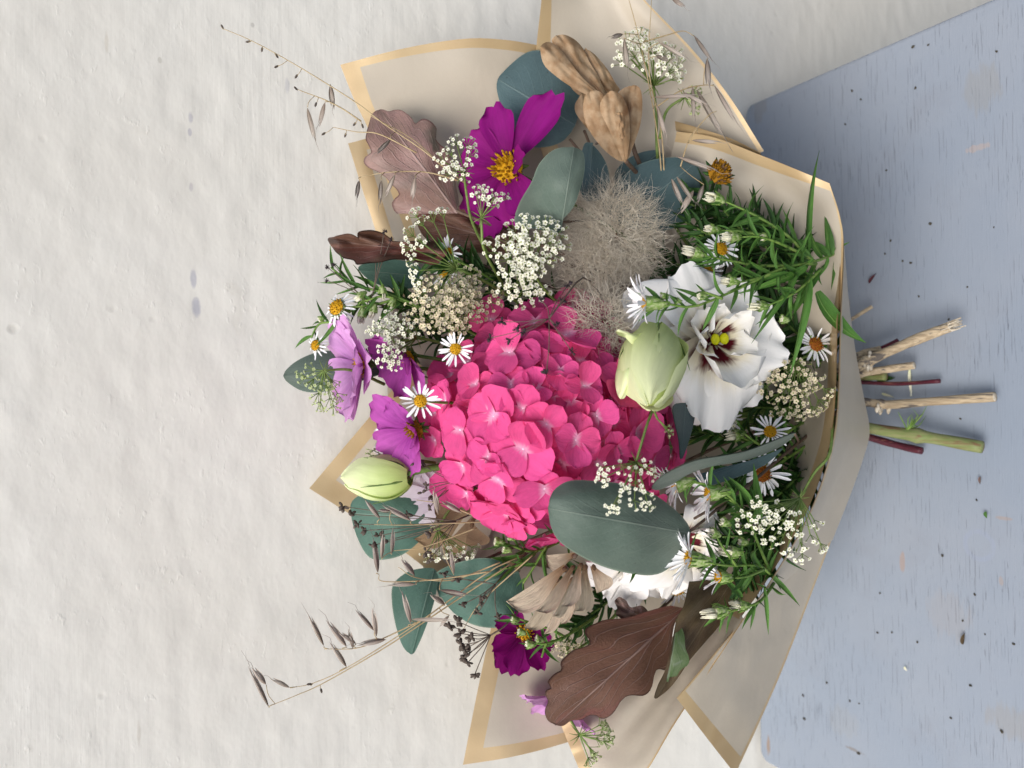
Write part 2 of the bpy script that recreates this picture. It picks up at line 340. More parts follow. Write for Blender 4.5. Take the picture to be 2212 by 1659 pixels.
# ------------------------------------------------------------------ the setting: wall, ground, board
def wall_material():
    s = NT('painted_plaster'); co = s.co('Object')
    c2 = s.co('Object', (1.0, 1, 2.4))
    n1 = s.noise(s.co('Object', (1.0, 1, 1.5)), 60, 3, 0.5); n2 = s.noise(s.co('Object', (1.0, 1, 1.8)), 190, 2, 0.5); big = s.noise(co, 6, 4, 0.55); n3 = s.noise(co, 38, 4, 0.6, 0.8)
    c = s.mix(s.rng(big, 0.35, 0.7), srgb('F6F3E9'), srgb('F0ECE1'))
    c = s.mix(s.math('MULTIPLY', s.rng(n3, 0.62, 0.74), 0.22), c, srgb('D8D2C2'))
    sp = s.n('SeparateXYZ'); s.t.links.new(co, sp.inputs[0])
    # faint bluish smudges left on the paint, and a few worn grey marks
    wob = s.noise(co, 70, 4, 0.6)
    for X, Y, rx, rz, st, hx in ((412, 255, 16, 5, .5, 'A9A7B8'), (410, 285, 10, 4, .45, 'A9A7B8'), (413, 405, 12, 4, .4, 'B0A9B4'), (418, 600, 22, 6, .55, 'A9ABBB'), (424, 665, 24, 9, .6, 'A9ABBC'), (620, 185, 20, 5, .4, 'B4B4BC'), (345, 130, 8, 4, .4, 'B9B5A6'), (545, 55, 6, 4, .4, 'A8A49A'), (300, 1590, 34, 4, .35, 'C2B7A6'), (230, 90, 26, 4, .3, 'CBBFA9')):
        p = PWALL(X, Y); m = mpp(p)
        dx = s.math('DIVIDE', s.math('SUBTRACT', sp.outputs[0], p.x), rx * m); dz = s.math('DIVIDE', s.math('SUBTRACT', sp.outputs[2], p.z), rz * m * 1.2)
        d = s.math('ADD', s.math('MULTIPLY', dx, dx), s.math('MULTIPLY', dz, dz))
        d = s.math('ADD', d, s.math('MULTIPLY', s.math('SUBTRACT', wob, 0.5), 3.0))
        c = s.mix(s.math('MULTIPLY', s.rng(d, 1.1, 0.1), st), c, srgb(hx))
    vo = s.n('TexVoronoi'); s.put(vo.inputs['Vector'], co); vo.inputs['Scale'].default_value = 55
    pit = s.rng(vo.outputs['Distance'], 0.16, 0.04)
    sel = s.rng(s.noise(co, 21, 2), 0.56, 0.62)
    c = s.mix(s.math('MULTIPLY', s.math('MULTIPLY', pit, sel), 0.25), c, srgb('BDB7A8'))
    hg = s.math('ADD', s.math('ADD', s.math('MULTIPLY', n1, 1.0), s.math('MULTIPLY', s.rng(n2, 0.55, 0.75), s.math('MULTIPLY', s.rng(n3, 0.4, 0.7), 0.20))), s.math('MULTIPLY', s.math('MULTIPLY', pit, sel), -0.5))
    brush = s.noise(s.co('Object', (9, 1, 210)), 1.0, 4, 0.6); patch = s.rng(s.noise(co, 4, 3), 0.4, 0.65)
    hg = s.math('ADD', hg, s.math('MULTIPLY', s.math('MULTIPLY', brush, patch), 0.55))
    return s.shade(c, 0.38, 0.4, 0, hg, 0.26, 0.0018)
def wall_mesh():
    xs = np.concatenate([np.linspace(-1.9, -0.66, 40), np.linspace(-0.65, 0.65, 370), np.linspace(0.66, 1.9, 40)]); zs = np.concatenate([np.linspace(-0.5, 0.55, 310), np.linspace(0.56, 1.8, 40)])
    me = bpy.data.meshes.new('wall'); vs = []
    for x in xs:
        for z in zs:
            q = Vector((x * 26, z * 44, 0)); d = noise.noise(q) * 0.0002 + noise.noise(Vector((x * 70 + 9, z * 120, 3))) * 0.0003
            q2 = noise.noise(Vector((x * 45 + 3, z * 75, 7))); d += max(0, q2 - 0.25) * 0.0006 - max(0, -q2 - 0.42) * 0.0006
            d += noise.noise(Vector((x * 5, z * 5, 1))) * 0.0006
            vs.append((x, -d, z))
    nz = len(zs); nx = len(xs)
    I, J = np.meshgrid(np.arange(nx - 1), np.arange(nz - 1), indexing='ij'); b = (I * nz + J).ravel()
    fs = np.stack([b, b + nz, b + nz + 1, b + 1], 1)
    me.from_pydata(vs, [], fs.tolist()); me.polygons.foreach_set('use_smooth', np.ones(len(me.polygons), dtype=bool)); me.update()
    me.materials.append(wall_material()); return me
w = structure(link('wall', wall_mesh())); w['label'] = 'white painted rough plaster wall behind the bouquet'
gm = MB(); gm.grid(lambda u, v: (-3 + 6*u, -4 + 4*v, -0.47 + 0.004 * noise.noise(Vector((u*40, v*40, 0)))), lin(0, 1, 30), lin(0, 1, 30))
structure(gm.obj('ground', plain_mat('paving', '3E3B36', '35322E', 30, 0.85)))

def board_material():
    s = NT('painted_plywood'); co = s.co('Object')
    g1 = s.noise(s.co('Object', (60, 900, 40)), 1.0, 4, 0.6, 0.3)      # fissures along the grain
    g2 = s.noise(s.co('Object', (45, 1300, 40), loc=(3, 7, 0)), 1.0, 3, 0.5)
    den = s.noise(co, 11, 3, 0.5); fin = s.noise(co, 420, 3, 0.6); big = s.noise(co, 7, 4, 0.6)
    thr = s.math('SUBTRACT', 0.655, s.math('MULTIPLY', s.math('SUBTRACT', den, 0.5), 0.32))
    crack = s.rng(s.math('SUBTRACT', g1, thr), 0.0, 0.05); crack2 = s.rng(s.math('SUBTRACT', g2, thr), -0.03, 0.04)
    cr_ = s.math('MAXIMUM', crack, s.math('MULTIPLY', crack2, 0.7))
    c = s.mix(s.rng(big, 0.3, 0.7), srgb('8993A0'), srgb('9299A3'))
    c = s.mix(s.math('MULTIPLY', s.rng(s.noise(co, 26, 5, 0.65), 0.52, 0.75), 0.35), c, srgb('868A92'))
    c = s.mix(s.math('MULTIPLY', cr_, 0.42), c, srgb('56575C'))
    sp = s.n('SeparateXYZ'); s.t.links.new(co, sp.inputs[0]); wob = s.noise(s.co('Object', (60, 260, 60)), 1.0, 4, 0.7)
    for X, Y, rx, ry, st, hx in ((1948, 1212, 22, 6, .6, 'A08878'), (2170, 1120, 5, 14, .5, 'A08C7C'), (2163, 1255, 12, 4, .45, 'A08C7C'), (1660, 1615, 26, 4, .7, '8E7358'), (1640, 225, 40, 16, .35, '8A8478'), (2120, 190, 60, 34, .32, '8E8A80'), (2110, 320, 9, 22, .5, 'B09C90'), (2050, 1330, 60, 40, .22, '9A928C'), (2180, 1560, 40, 40, .3, '8F887C'), (1845, 1620, 4, 22, .6, '7A7066'), (1820, 1560, 40, 30, .18, '96948E'), (1830, 660, 18, 5, .7, 'B59C86')):
        p = PB(X, Y); m = mpp(p)
        dx = s.math('DIVIDE', s.math('SUBTRACT', sp.outputs[0], p.x), max(rx, 4) * m); dy = s.math('DIVIDE', s.math('SUBTRACT', sp.outputs[1], p.y), ry * m * 1.4)
        d = s.math('ADD', s.math('MULTIPLY', dx, dx), s.math('MULTIPLY', dy, dy))
        d = s.math('ADD', d, s.math('MULTIPLY', s.math('SUBTRACT', wob, 0.5), 3.4))
        c = s.mix(s.math('MULTIPLY', s.rng(d, 1.0, 0.3), st), c, srgb(hx))
    p = PB(2115, 1178); m = mpp(p)                                     # the ring left by a wet pot
    dx = s.math('SUBTRACT', sp.outputs[0], p.x); dy = s.math('SUBTRACT', sp.outputs[1], p.y)
    d = s.math('SQRT', s.math('ADD', s.math('MULTIPLY', dx, dx), s.math('MULTIPLY', dy, dy)))
    ring = s.math('MULTIPLY', s.rng(s.math('ABSOLUTE', s.math('SUBTRACT', d, 30 * m)), 7 * m, 3 * m), s.rng(wob, 0.3, 0.55))
    c = s.mix(s.math('MULTIPLY', ring, 0.35), c, srgb('8F98AE'))
    hg = s.math('ADD', s.math('MULTIPLY', cr_, -1.0), s.math('ADD', s.math('MULTIPLY', fin, 0.12), s.math('MULTIPLY', g2, 0.35)))
    return s.shade(c, s.rng(fin, 0.3, 0.7, 0.42, 0.6), 0.35, 0, hg, 0.45, 0.0007)
def board():
    xr, xl = PB(1607, 230).x, PB(1642, 1642).x
    T, R, D = 0.018, 0.0065, 0.36
    out = []
    for cx, cy, a0 in ((xr - R, YE - R, 0), (xl + R, YE - R, 90), (xl + R, YE - D + R, 180), (xr - R, YE - D + R, 270)):
        for k in range(9):
            a = rad(a0 + 90 * k / 8); out.append((cx + R * math.cos(a), cy + R * math.sin(a)))
    mb = MB(); n = len(out); cxm, cym = (xl + xr) / 2, YE - D / 2
    prof = [(0.004, 0.0), (0.0022, -0.0002), (0.0009, -0.0011), (0.0, -0.0030), (0.0, -T + 0.003), (0.001, -T + 0.0008), (0.004, -T)]
    for ins, z in prof:
        for x, y in out:
            vx, vy = cxm - x, cym - y; l = math.hypot(vx, vy)
            mb.v.append(Vector((x + vx / l * ins, y + vy / l * ins, z))); mb.uv.append((x, y))
    for i in range(len(prof) - 1):
        for k in range(n): mb.f.append((i*n + k, (i+1)*n + k, (i+1)*n + (k+1) % n, i*n + (k+1) % n)); mb.mi.append(0)
    mb.f.append(tuple(range(n))); mb.mi.append(0)
    mb.f.append(tuple(range((len(prof)-1)*n, len(prof)*n))[::-1]); mb.mi.append(0)
    o = mb.obj('wooden_board', board_material())
    tag(o, 'pale blue painted plywood board with rounded corners under the bouquet', 'board')
board()

# ------------------------------------------------------------------ wrapping paper
def paper_material():
    s = NT('frosted_paper'); co = s.co('Object'); n1 = s.noise(co, 9, 3, 0.5); n2 = s.noise(co, 600, 3, 0.6); n3 = s.noise(s.co('Object', (1, 1, 1)), 28, 3, 0.5, 0.5)
    c = s.mix(s.rng(n1, 0.3, 0.7), srgb('C9BFAD'), srgb('C0B5A2'))
    c = s.mix(s.math('MULTIPLY', n2, 0.12), c, srgb('AA9E8E'))
    vo = s.n('TexVoronoi', feature='DISTANCE_TO_EDGE'); s.put(vo.inputs['Vector'], s.co('Object', (1, 1.6, 0.7))); vo.inputs['Scale'].default_value = 11
    crease = s.math('MULTIPLY', s.rng(vo.outputs[0], 0.0, 0.12), s.rng(s.noise(co, 6, 2), 0.42, 0.6))
    hg = s.math('ADD', s.math('ADD', n3, s.math('MULTIPLY', crease, 0.5)), s.math('MULTIPLY', n2, 0.05))
    return s.shade(c, 0.46, 0.35, 0.09, hg, 0.5, 0.0018)
def gold_material():
    s = NT('gold_print'); co = s.co('Object'); n1 = s.noise(co, 28, 3, 0.5, 0.5); n2 = s.noise(co, 900, 2)
    c = s.mix(s.rng(n1, 0.3, 0.7), srgb('D4BB90'), srgb('CAAF84'))
    return s.shade(c, 0.40, 0.5, 0.10, s.math('ADD', n1, s.math('MULTIPLY', n2, 0.04)), 0.4, 0.0018, metal=0.22)
MAT['paper'], MAT['gold'] = paper_material(), gold_material()
def sheet(label, v0, v1, u0, u1, bands, wav=0.0024, seed=1, n=22):
    """a sheet of wrap bounded by four curves of (X, Y, height): v0/v1 run along u, u0/u1 run along v; bands = gold border widths"""
    N = 60; A, B, C, D = [cr(c, N) for c in (v0, v1, u0, u1)]
    def at(c, t): x = t * (N - 1); k = min(int(x), N - 2); return c[k].lerp(c[k+1], x - k)
    c00, c10, c01, c11 = A[0], A[-1], B[0], B[-1]
    def fn(u, v):
        q = at(A, u)*(1-v) + at(B, u)*v + at(C, v)*(1-u) + at(D, v)*u - (c00*(1-u)*(1-v) + c10*u*(1-v) + c01*(1-u)*v + c11*u*v)
        w = wav * (noise.noise(Vector((u*2.2 + seed*3.1, v*2.2, seed))) + 0.5 * noise.noise(Vector((u*5 + seed, v*5, seed + 4))))
        return P(q.x, q.y, q.z + w)
    def lines(a, b): return sorted(set([round(t, 5) for t in lin(0, 1, n)] + ([a] if a else []) + ([1 - b] if b else [])))
    mb = MB(); mb.grid(fn, lines(bands[0], bands[1]), lines(bands[2], bands[3]),
        lambda u, v: 1 if (u < bands[0] or u > 1 - bands[1] or v < bands[2] or v > 1 - bands[3]) else 0)
    o = mb.obj('wrapping_paper', [MAT['paper'], MAT['gold']], None, fn(0.5, 0.5))
    so = o.modifiers.new('thickness', 'SOLIDIFY'); so.thickness = 0.00025; so.offset = 0; so.use_rim = False
    return tag(o, label, 'wrapping paper', 'sheets of gold edged wrapping paper')
sheet('wide upper paper panel with gold edge behind the magenta cosmos and round eucalyptus leaf',
      [(735, 140, .022), (870, 105, .026), (1000, 84, .028), (1090, 86, .026), (1170, 100, .02), (1230, 120, .014)], [(900, 560, .004), (1050, 570, .002), (1200, 560, .002)],
      [(735, 140, .022), (765, 215, .018), (800, 290, .014), (850, 430, .008), (900, 560, .004)], [(1230, 120, .014), (1235, 350, .006), (1200, 560, .002)], (.056, 0, .048, 0), seed=1)
sheet('small paper corner with bright gold edge showing behind the copper oak leaf',
      [(752, 310, .006), (850, 286, .006), (960, 280, .004)], [(850, 640, .002), (950, 640, .001), (1050, 640, .001)],
      [(752, 310, .006), (780, 400, .005), (812, 500, .004), (850, 640, .002)], [(960, 280, .004), (1000, 450, .002), (1050, 640, .001)], (.17, 0, .08, 0), seed=2)
sheet('tall paper panel running out of the picture beside the dried pods and oats',
      [(1174, -70, .030), (1260, -78, .024), (1330, -70, .030)], [(1200, 430, .006), (1430, 430, .012), (1650, 326, .035)],
      [(1174, -70, .030), (1170, 0, .028), (1158, 110, .022), (1150, 240, .014), (1200, 430, .006)], [(1330, -70, .030), (1402, 10, .032), (1500, 112, .034), (1580, 215, .036), (1650, 326, .035)], (.085, .022, 0, 0), seed=3)
sheet('curved front paper rim with wide gold edge beside the spent yellow flower centre',
      [(1462, 284, .030), (1540, 296, .042), (1640, 334, .052), (1720, 366, .060), (1792, 396, .066)], [(1480, 640, .010), (1640, 720, .020), (1812, 720, .060)],
      [(1462, 284, .030), (1440, 420, .016), (1480, 640, .010)], [(1792, 396, .066), (1814, 466, .068), (1822, 540, .068), (1812, 720, .060)], (0, .012, .085, 0), seed=4)
sheet('curled strip of gold paper edge tucked behind the front rim near the oat husks',
      [(1458, 262, .036), (1520, 280, .040), (1580, 300, .042), (1642, 330, .044)], [(1462, 300, .024), (1530, 320, .030), (1590, 340, .036), (1650, 350, .040)],
      [(1458, 262, .036), (1462, 300, .024)], [(1642, 330, .044), (1650, 350, .040)], (0, 0, .5, 0), seed=5, n=12)
sheet('inner fold of brown gold paper along the front rim under the lace flowers',
      [(1810, 468, .0660), (1816, 545, .0660), (1809, 700, .0650), (1802, 889, .0650), (1779, 1008, .0650), (1732, 1126, .0640), (1654, 1257, .0630), (1597, 1338, .0630)], [(1730, 560, .020), (1720, 720, .018), (1710, 880, .018), (1680, 980, .018), (1620, 1080, .018), (1500, 1290, .020)],
      [(1810, 468, .0660), (1780, 520, .038), (1730, 560, .020)], [(1597, 1338, .0630), (1545, 1310, .036), (1500, 1290, .020)], (0, 0, .22, 0), seed=6, wav=0.0, n=34)
sheet('grey beige outer front paper fold with pointed bottom above the cut stems',
      [(1816, 468, .069), (1822, 545, .069), (1815, 700, .068), (1808, 890, .068), (1785, 1010, .068), (1738, 1130, .067), (1660, 1262, .066), (1602, 1342, .066)],
      [(1820, 505, .060), (1832, 640, .035), (1848, 760, .024), (1866, 860, .018), (1878, 930, .016), (1866, 985, .016), (1836, 1070, .016), (1798, 1166, .017)],
      [(1816, 468, .069), (1819, 490, .066), (1820, 505, .060)], [(1602, 1342, .066), (1702, 1250, .040), (1798, 1166, .017)], (0, 0, .05, 0), seed=7, n=34, wav=0.0)
sheet('long grey paper flap pointing down left over the corner of the blue board',
      [(1600, 1344, .066), (1540, 1416, .068), (1462, 1508, .066)], [(1796, 1166, .017), (1700, 1420, .014), (1640, 1560, .016), (1588, 1672, .018)],
      [(1600, 1344, .064), (1700, 1250, .040), (1796, 1166, .017)], [(1462, 1508, .066), (1520, 1585, .046), (1588, 1672, .018)], (0, .10, .02, .03), seed=8)
sheet('long narrow paper flap under the big brown oak leaf with gold end',
      [(1212, 1566, .020), (1360, 1450, .022), (1560, 1290, .030)], [(1268, 1700, .034), (1372, 1692, .050), (1462, 1556, .058), (1606, 1338, .0665)],
      [(1212, 1566, .020), (1238, 1630, .026), (1268, 1700, .034)], [(1560, 1290, .030), (1590, 1310, .052), (1606, 1338, .0665)], (.075, 0, 0, .02), seed=9)
sheet('lower left paper panel with wide gold edge behind the dark magenta cosmos',
      [(1000, 1652, .020), (1110, 1634, .022), (1230, 1602, .020), (1340, 1560, .014)], [(1095, 1210, .002), (1230, 1240, .003), (1350, 1290, .006)],
      [(1000, 1652, .020), (1030, 1500, .014), (1062, 1350, .006), (1095, 1210, .002)], [(1340, 1560, .014), (1360, 1430, .008), (1350, 1290, .006)], (.115, 0, .07, 0), seed=10)
sheet('paper corner pointing up between the green bud and the purple cosmos',
      [(668, 1055, .006), (780, 1127, .005), (905, 1216, .004), (1000, 1300, .003)], [(900, 780, .002), (1010, 900, .001), (1120, 1000, .001)],
      [(668, 1055, .006), (795, 905, .005), (900, 780, .002)], [(1000, 1300, .003), (1060, 1150, .002), (1120, 1000, .001)], (.085, 0, .12, 0), seed=11)
sheet('broad back paper sheet lying behind all the flowers in the middle of the bouquet',
      [(860, 520, .000), (1150, 420, .000), (1480, 330, .004)], [(930, 1290, .000), (1200, 1370, .000), (1560, 1330, .010)],
      [(860, 520, .000), (840, 900, .000), (930, 1290, .000)], [(1480, 330, .004), (1800, 860, -.012), (1560, 1330, .010)], (0, 0, 0, 0), seed=12)

# ------------------------------------------------------------------ generators
BIND = (1835, 870, .004)                                  # where the stems are tied, hidden behind the front paper
def petal_mesh(name, mat, prof='round', w=1.0, cup=0.2, curl=0.1, ruf=0.0, nu=6, nv=5, seed=0, tw=0.0, claw=0.12, hook=0.0):
    """unit petal: base at the origin, running along +x, facing +z"""
    r = random.Random(seed); ph = r.uniform(0, 6); ph2 = r.uniform(0, 6); lop = r.uniform(-.12, .12)
    def fn(s, v):
        t = 2 * v - 1
        if prof == 'round':
            hw = (claw + (1 - claw) * min(1, s / 0.5) ** 0.8) * (1 if s < 0.55 else math.sqrt(max(0, 1 - ((s - 0.55) / 0.45) ** 2)))
            x = s
        elif prof == 'wedge':
            hw = claw + (1 - claw) * math.sin(min(1, s / 0.78) * math.pi / 2) ** 1.1
            if s > 0.78: hw *= 1 - 0.35 * ((s - 0.78) / 0.22) ** 2
            x = s * (1 + s ** 4 * (0.05 * math.cos(5 * t * 1.3 + ph) - 0.14 * t * t))
        elif prof == 'fan':
            hw = claw + (1 - claw) * math.sin(min(1, s / 0.85) * math.pi / 2)
            if s > 0.85: hw *= 1 - 0.22 * ((s - 0.85) / 0.15) ** 2
            x = s * (1 - 0.36 * t * t * s + s ** 3 * 0.045 * math.sin(7 * t + ph) + s ** 3 * .03 * math.sin(15 * t + ph2))
        elif prof == 'strap':
            hw = min(1, 0.5 + 1.2 * s) * (1 if s < 0.8 else math.sqrt(max(0.02, 1 - ((s - 0.8) / 0.21) ** 2))); x = s
        elif prof == 'lance':
            hw = math.sin(math.pi * (0.06 + 0.94 * s) ** 0.75) ** 0.9; x = s
        elif prof == 'paddle':
            hw = (0.30 + 0.70 * max(0, (s - 0.08) / 0.5) ** 1.2 if s < 0.58 else 1.0) * (1 if s < 0.72 else math.sqrt(max(0, 1 - ((s - 0.72) / 0.28) ** 2))); x = s
        y = t * hw * w * 0.5 + lop * s * s * 0.4 + hook * s * s
        if prof == 'paddle': y = w * (-0.18 + hw * (t + 1) / 2)
        z = cup * t * t * hw * w + curl * s * s + ruf * s * s * (math.sin(3.1 * t * 2 + ph) + 0.6 * math.sin(5.3 * t * 2 + ph2)) + tw * t * s
        return (x, y, z)
    mb = MB(); mb.grid(fn, lin(0, 1, nu + 1), lin(0, 1, nv + 1))
    return mb.mesh(name, mat)
_cache = {}
def variants(key, n, make):
    if key not in _cache: _cache[key] = [make(i) for i in range(n)]
    return _cache[key]
def stem_to(root, p, px, mat, rpx=5, name='stem', mid=None, end=BIND, n=14, taper=0.8):
    """a stem from flower base p at px=(X,Y,h) down to where the bouquet is tied"""
    X, Y, h = px; e = end
    mid = mid or (X + (e[0]-X)*0.35, Y + (e[1]-Y)*0.3, min(h, .012 + 0.25*h))
    pts = cr([(X, Y, h), mid, (X + (e[0]-X)*0.7, Y + (e[1]-Y)*0.68, .010), e], n)
    pts = [p] + [P(*q) for q in pts[1:]]
    m = mpp(p); MB().tube(pts, [rpx * m * (taper + (1 - taper) * i / (n-1)) for i in range(n)], 6).obj(name, mat, root)
def disc_mesh(name, mats, seed=0, n=46, dome=0.45, bump=0.15, hole=False):
    r = random.Random(seed); mb = MB()
    mb.grid(lambda u, v: (math.cos(v*2*math.pi)*u*0.95, math.sin(v*2*math.pi)*u*0.95, dome*(1-u*u)), lin(0, 1, 5), lin(0, 1, 13))
    for k in range(n):
        q = math.sqrt((k + 0.5) / n); a = k * 2.39996 + jit(r, .2); z = dome * (1 - q*q)
        c = Vector((math.cos(a)*q, math.sin(a)*q, z)); o = Vector((math.cos(a)*q*0.6, math.sin(a)*q*0.6, 1)).normalized()
        l = bump * r.uniform(0.7, 1.7)
        mb.tube([c - o*0.05, c + o*l*0.6, c + o*l], [0.07, 0.085, 0.03], 5, mi=0 if r.random() < 0.75 else len(mats)-1, cap=False)
    return mb.mesh(name, mats)
def leaf_poly(outline, A, B, hA, hB, mat, parent, name='leaf', bend=0.0, cross=0.0, wavy=0.0, ns=26, nt=10, seed=0, smooth_n=70, tilt=0.0, thick=0.0004, slant=0.0):
    """a leaf blade filling an outline of photo pixels; A base, B tip of the midrib"""
    pg = [(q[0], q[1]) for q in cr([(x, y, 0) for x, y in outline], smooth_n, True)]
    A = Vector(A); B = Vector(B); d = B - A; L = d.length; d.normalize(); pn = Vector((-d.y, d.x))
    loc = [((Vector(q) - A).dot(d) / L, (Vector(q) - A).dot(pn)) for q in pg]
    def reach(s, sg):
        o = A + d * (s * L); w = (pn * sg + d * slant).normalized(); best = 0.0
        for q1, q2 in zip(pg, pg[1:] + pg[:1]):
            ex, ey = q2[0] - q1[0], q2[1] - q1[1]; den = w.x * ey - w.y * ex
            if abs(den) < 1e-9: continue
            rx, ry = q1[0] - o.x, q1[1] - o.y; k = (rx * ey - ry * ex) / den; u = (rx * w.y - ry * w.x) / den
            if 0 <= u <= 1 and k > best: best = k
        return best, w
    def ext(s): return reach(s, -1)[0], reach(s, 1)[0]
    smin, smax = min(q[0] for q in loc) + 1e-3, max(q[0] for q in loc) - 1e-3
    ss = [smin + (smax - smin) * 0.5 * (1 - math.cos(math.pi * (0.02 + 0.96 * i / ns))) * 0.6 + (smax - smin) * 0.4 * i / ns for i in range(ns + 1)]
    ss[0], ss[-1] = smin, smax
    E = [ext(s) for s in ss]; wmax = max(e[1] + e[0] for e in E); wl = reach(0.5, -1)[1]; wr = reach(0.5, 1)[1]
    mb = MB(); nrow = nt + 1
    for s, (lo, hi) in zip(ss, E):
        for j in range(nrow):
            t = 2 * j / nt - 1; w = hi * t if t > 0 else lo * t
            q = A + d * (s * L) + (wr * w if t > 0 else wl * -w); a = w / (0.5 * wmax)
            m = 2e-4
            h = hA + (hB - hA) * s + bend * math.sin(math.pi * min(1, max(0, s))) + cross * a * a + tilt * a
            h += wavy * noise.noise(Vector((s * 4 + seed * 1.7, a * 2.2, seed))) + 0.0004 * (1 - min(1, abs(a) / 0.06))
            mb.v.append(P(q.x, q.y, h)); mb.uv.append(((s - smin) / (smax - smin), 0.5 + 0.5 * t))
    for i in range(ns):
        for j in range(nt): mb.f.append((i*nrow + j, (i+1)*nrow + j, (i+1)*nrow + j+1, i*nrow + j+1)); mb.mi.append(0)
    o = mb.obj(name, mat, parent, P(A.x, A.y, hA))
    if thick: so = o.modifiers.new('thickness', 'SOLIDIFY'); so.thickness = thick; so.offset = 0; so.use_rim = False
    return o
def ell(cx, cy, rx, ry, rot=0, n=16, egg=0.0):
    o = []
    for k in range(n):
        a = 2 * math.pi * k / n; x = math.cos(a) * rx; y = math.sin(a) * ry * (1 + egg * math.cos(a)); c, s = math.cos(rad(rot)), math.sin(rad(rot))
        o.append((cx + x * c - y * s, cy + x * s + y * c))
    return o

# ------------------------------------------------------------------ hydrangea
def hydrangea():
    cx, cy, rx, ry = 1205, 916, 272, 256
    hb, hd = .022, .066
    root = thing('hydrangea', 'large bright pink hydrangea head in the middle of the bouquet', 'hydrangea', P(cx, cy, hb))
    stem_to(root, P(cx, cy, .03), (cx, cy, .03), MAT['gstem'], 14)
    r = random.Random(4); mb = MB()
    def dome(X, Y):
        a, b = (X - cx) / rx, (Y - cy) / ry; q = min(0.97, math.hypot(a, b)); return q, hb + hd * (1 - q ** 2.3) ** 0.6
    mb.grid(lambda u, v: P(cx + rx * 0.9 * u * math.cos(v * 6.2832), cy + ry * 0.9 * u * math.sin(v * 6.2832), hb - .012 + (hd - .004) * math.sqrt(max(0, 1 - u * u))), lin(0, 1, 9), lin(0, 1, 25))
    mb.obj('core', MAT['hydcore'], root)
    fl = [(1288, 898, 47), (1242, 950, 52), (1180, 916, 52), (1131, 969, 66), (1176, 1053, 57), (1341, 835, 60), (1371, 935, 60), (1405, 993, 48), (1222, 726, 66), (1209, 805, 42),
          (1130, 882, 44), (1102, 763, 58), (1105, 832, 44), (1261, 835, 46), (1068, 899, 60), (996, 928, 52), (966, 865, 46), (1056, 985, 44), (1078, 1034, 58), (1001, 1004, 46),
          (1012, 783, 44), (952, 842, 36), (939, 890, 42), (942, 950, 40), (1086, 1102, 60), (1176, 1158, 46), (1119, 1128, 42), (1010, 1064, 40), (1155, 700, 52), (1060, 690, 44), (1290, 690, 46), (1275, 760, 48), (1440, 930, 50), (1290, 1000, 50), (1030, 830, 40), (1320, 1040, 50), (1240, 1120, 48), (1310, 770, 42), (1150, 790, 40), (1395, 870, 46), (1450, 985, 40), (1192, 852, 44), (1158, 838, 42), (1232, 868, 42), (1180, 760, 46), (1250, 780, 40), (1330, 970, 44)]
    tries = 0
    while len(fl) < 88 and tries < 9000:
        tries += 1; a = r.uniform(0, 6.283); q = math.sqrt(r.uniform(0.0, 0.98)); X, Y = cx + rx*q*math.cos(a), cy + ry*q*math.sin(a)
        if all(math.hypot(X-f[0], Y-f[1]) > 36 - 10*q for f in fl): fl.append((X, Y, r.uniform(38, 52)))
    pm = variants('hyd', 6, lambda i: petal_mesh('petal', MAT['hyd'], 'round', 1.02 + .06*(i % 3), 0.10 + 0.10*(i % 2), -0.10 + 0.09*(i % 4), 0.035, 7, 6, i, claw=0.3))
    em = MB(); em.ball(Vector((0, 0, 0)), 1, 4, 6)
    eye = em.mesh('eye', MAT['hydeye'])
    for k, (X, Y, s) in enumerate(fl):
        q, h = dome(X, Y); e = 4.0
        gx = (dome(X+e, Y)[1] - dome(X-e, Y)[1]) / (2*e); gy = (dome(X, Y+e)[1] - dome(X, Y-e)[1]) / (2*e)
        p = P(X, Y, h + (.006 if k < 24 else .002 if k < 47 else -.003) + jit(r, .002)); m = mpp(p); g = K / m
        n = V(-gx*g*0.75, -gy*g*0.75, 1); n = (n.normalized() + V(jit(r, .24), jit(r, .24), 0.2)).normalized()
        M0 = frame(p, n, aim(r.uniform(0, 360)))
        f = link('floret', eye, root, sm(M0, 5.2 * m))
        for j in range(4):
            a = rad(90*j + jit(r, 9)); el = rad(r.uniform(6, 24) if j % 2 else r.uniform(-4, 12))
            x = M0.to_3x3() @ Vector((math.cos(a)*math.cos(el), math.sin(a)*math.cos(el), math.sin(el)))
            z = M0.to_3x3() @ Vector((-math.cos(a)*math.sin(el), -math.sin(a)*math.sin(el), math.cos(el)))
            s2 = s * m * r.uniform(1.02, 1.28)
            link('petal', r.choice(pm), f, sm(frame(p + n * (0.0007 if j % 2 else 0) , z, x), s2, s2 * r.uniform(0.95, 1.12), s2))
hydrangea()

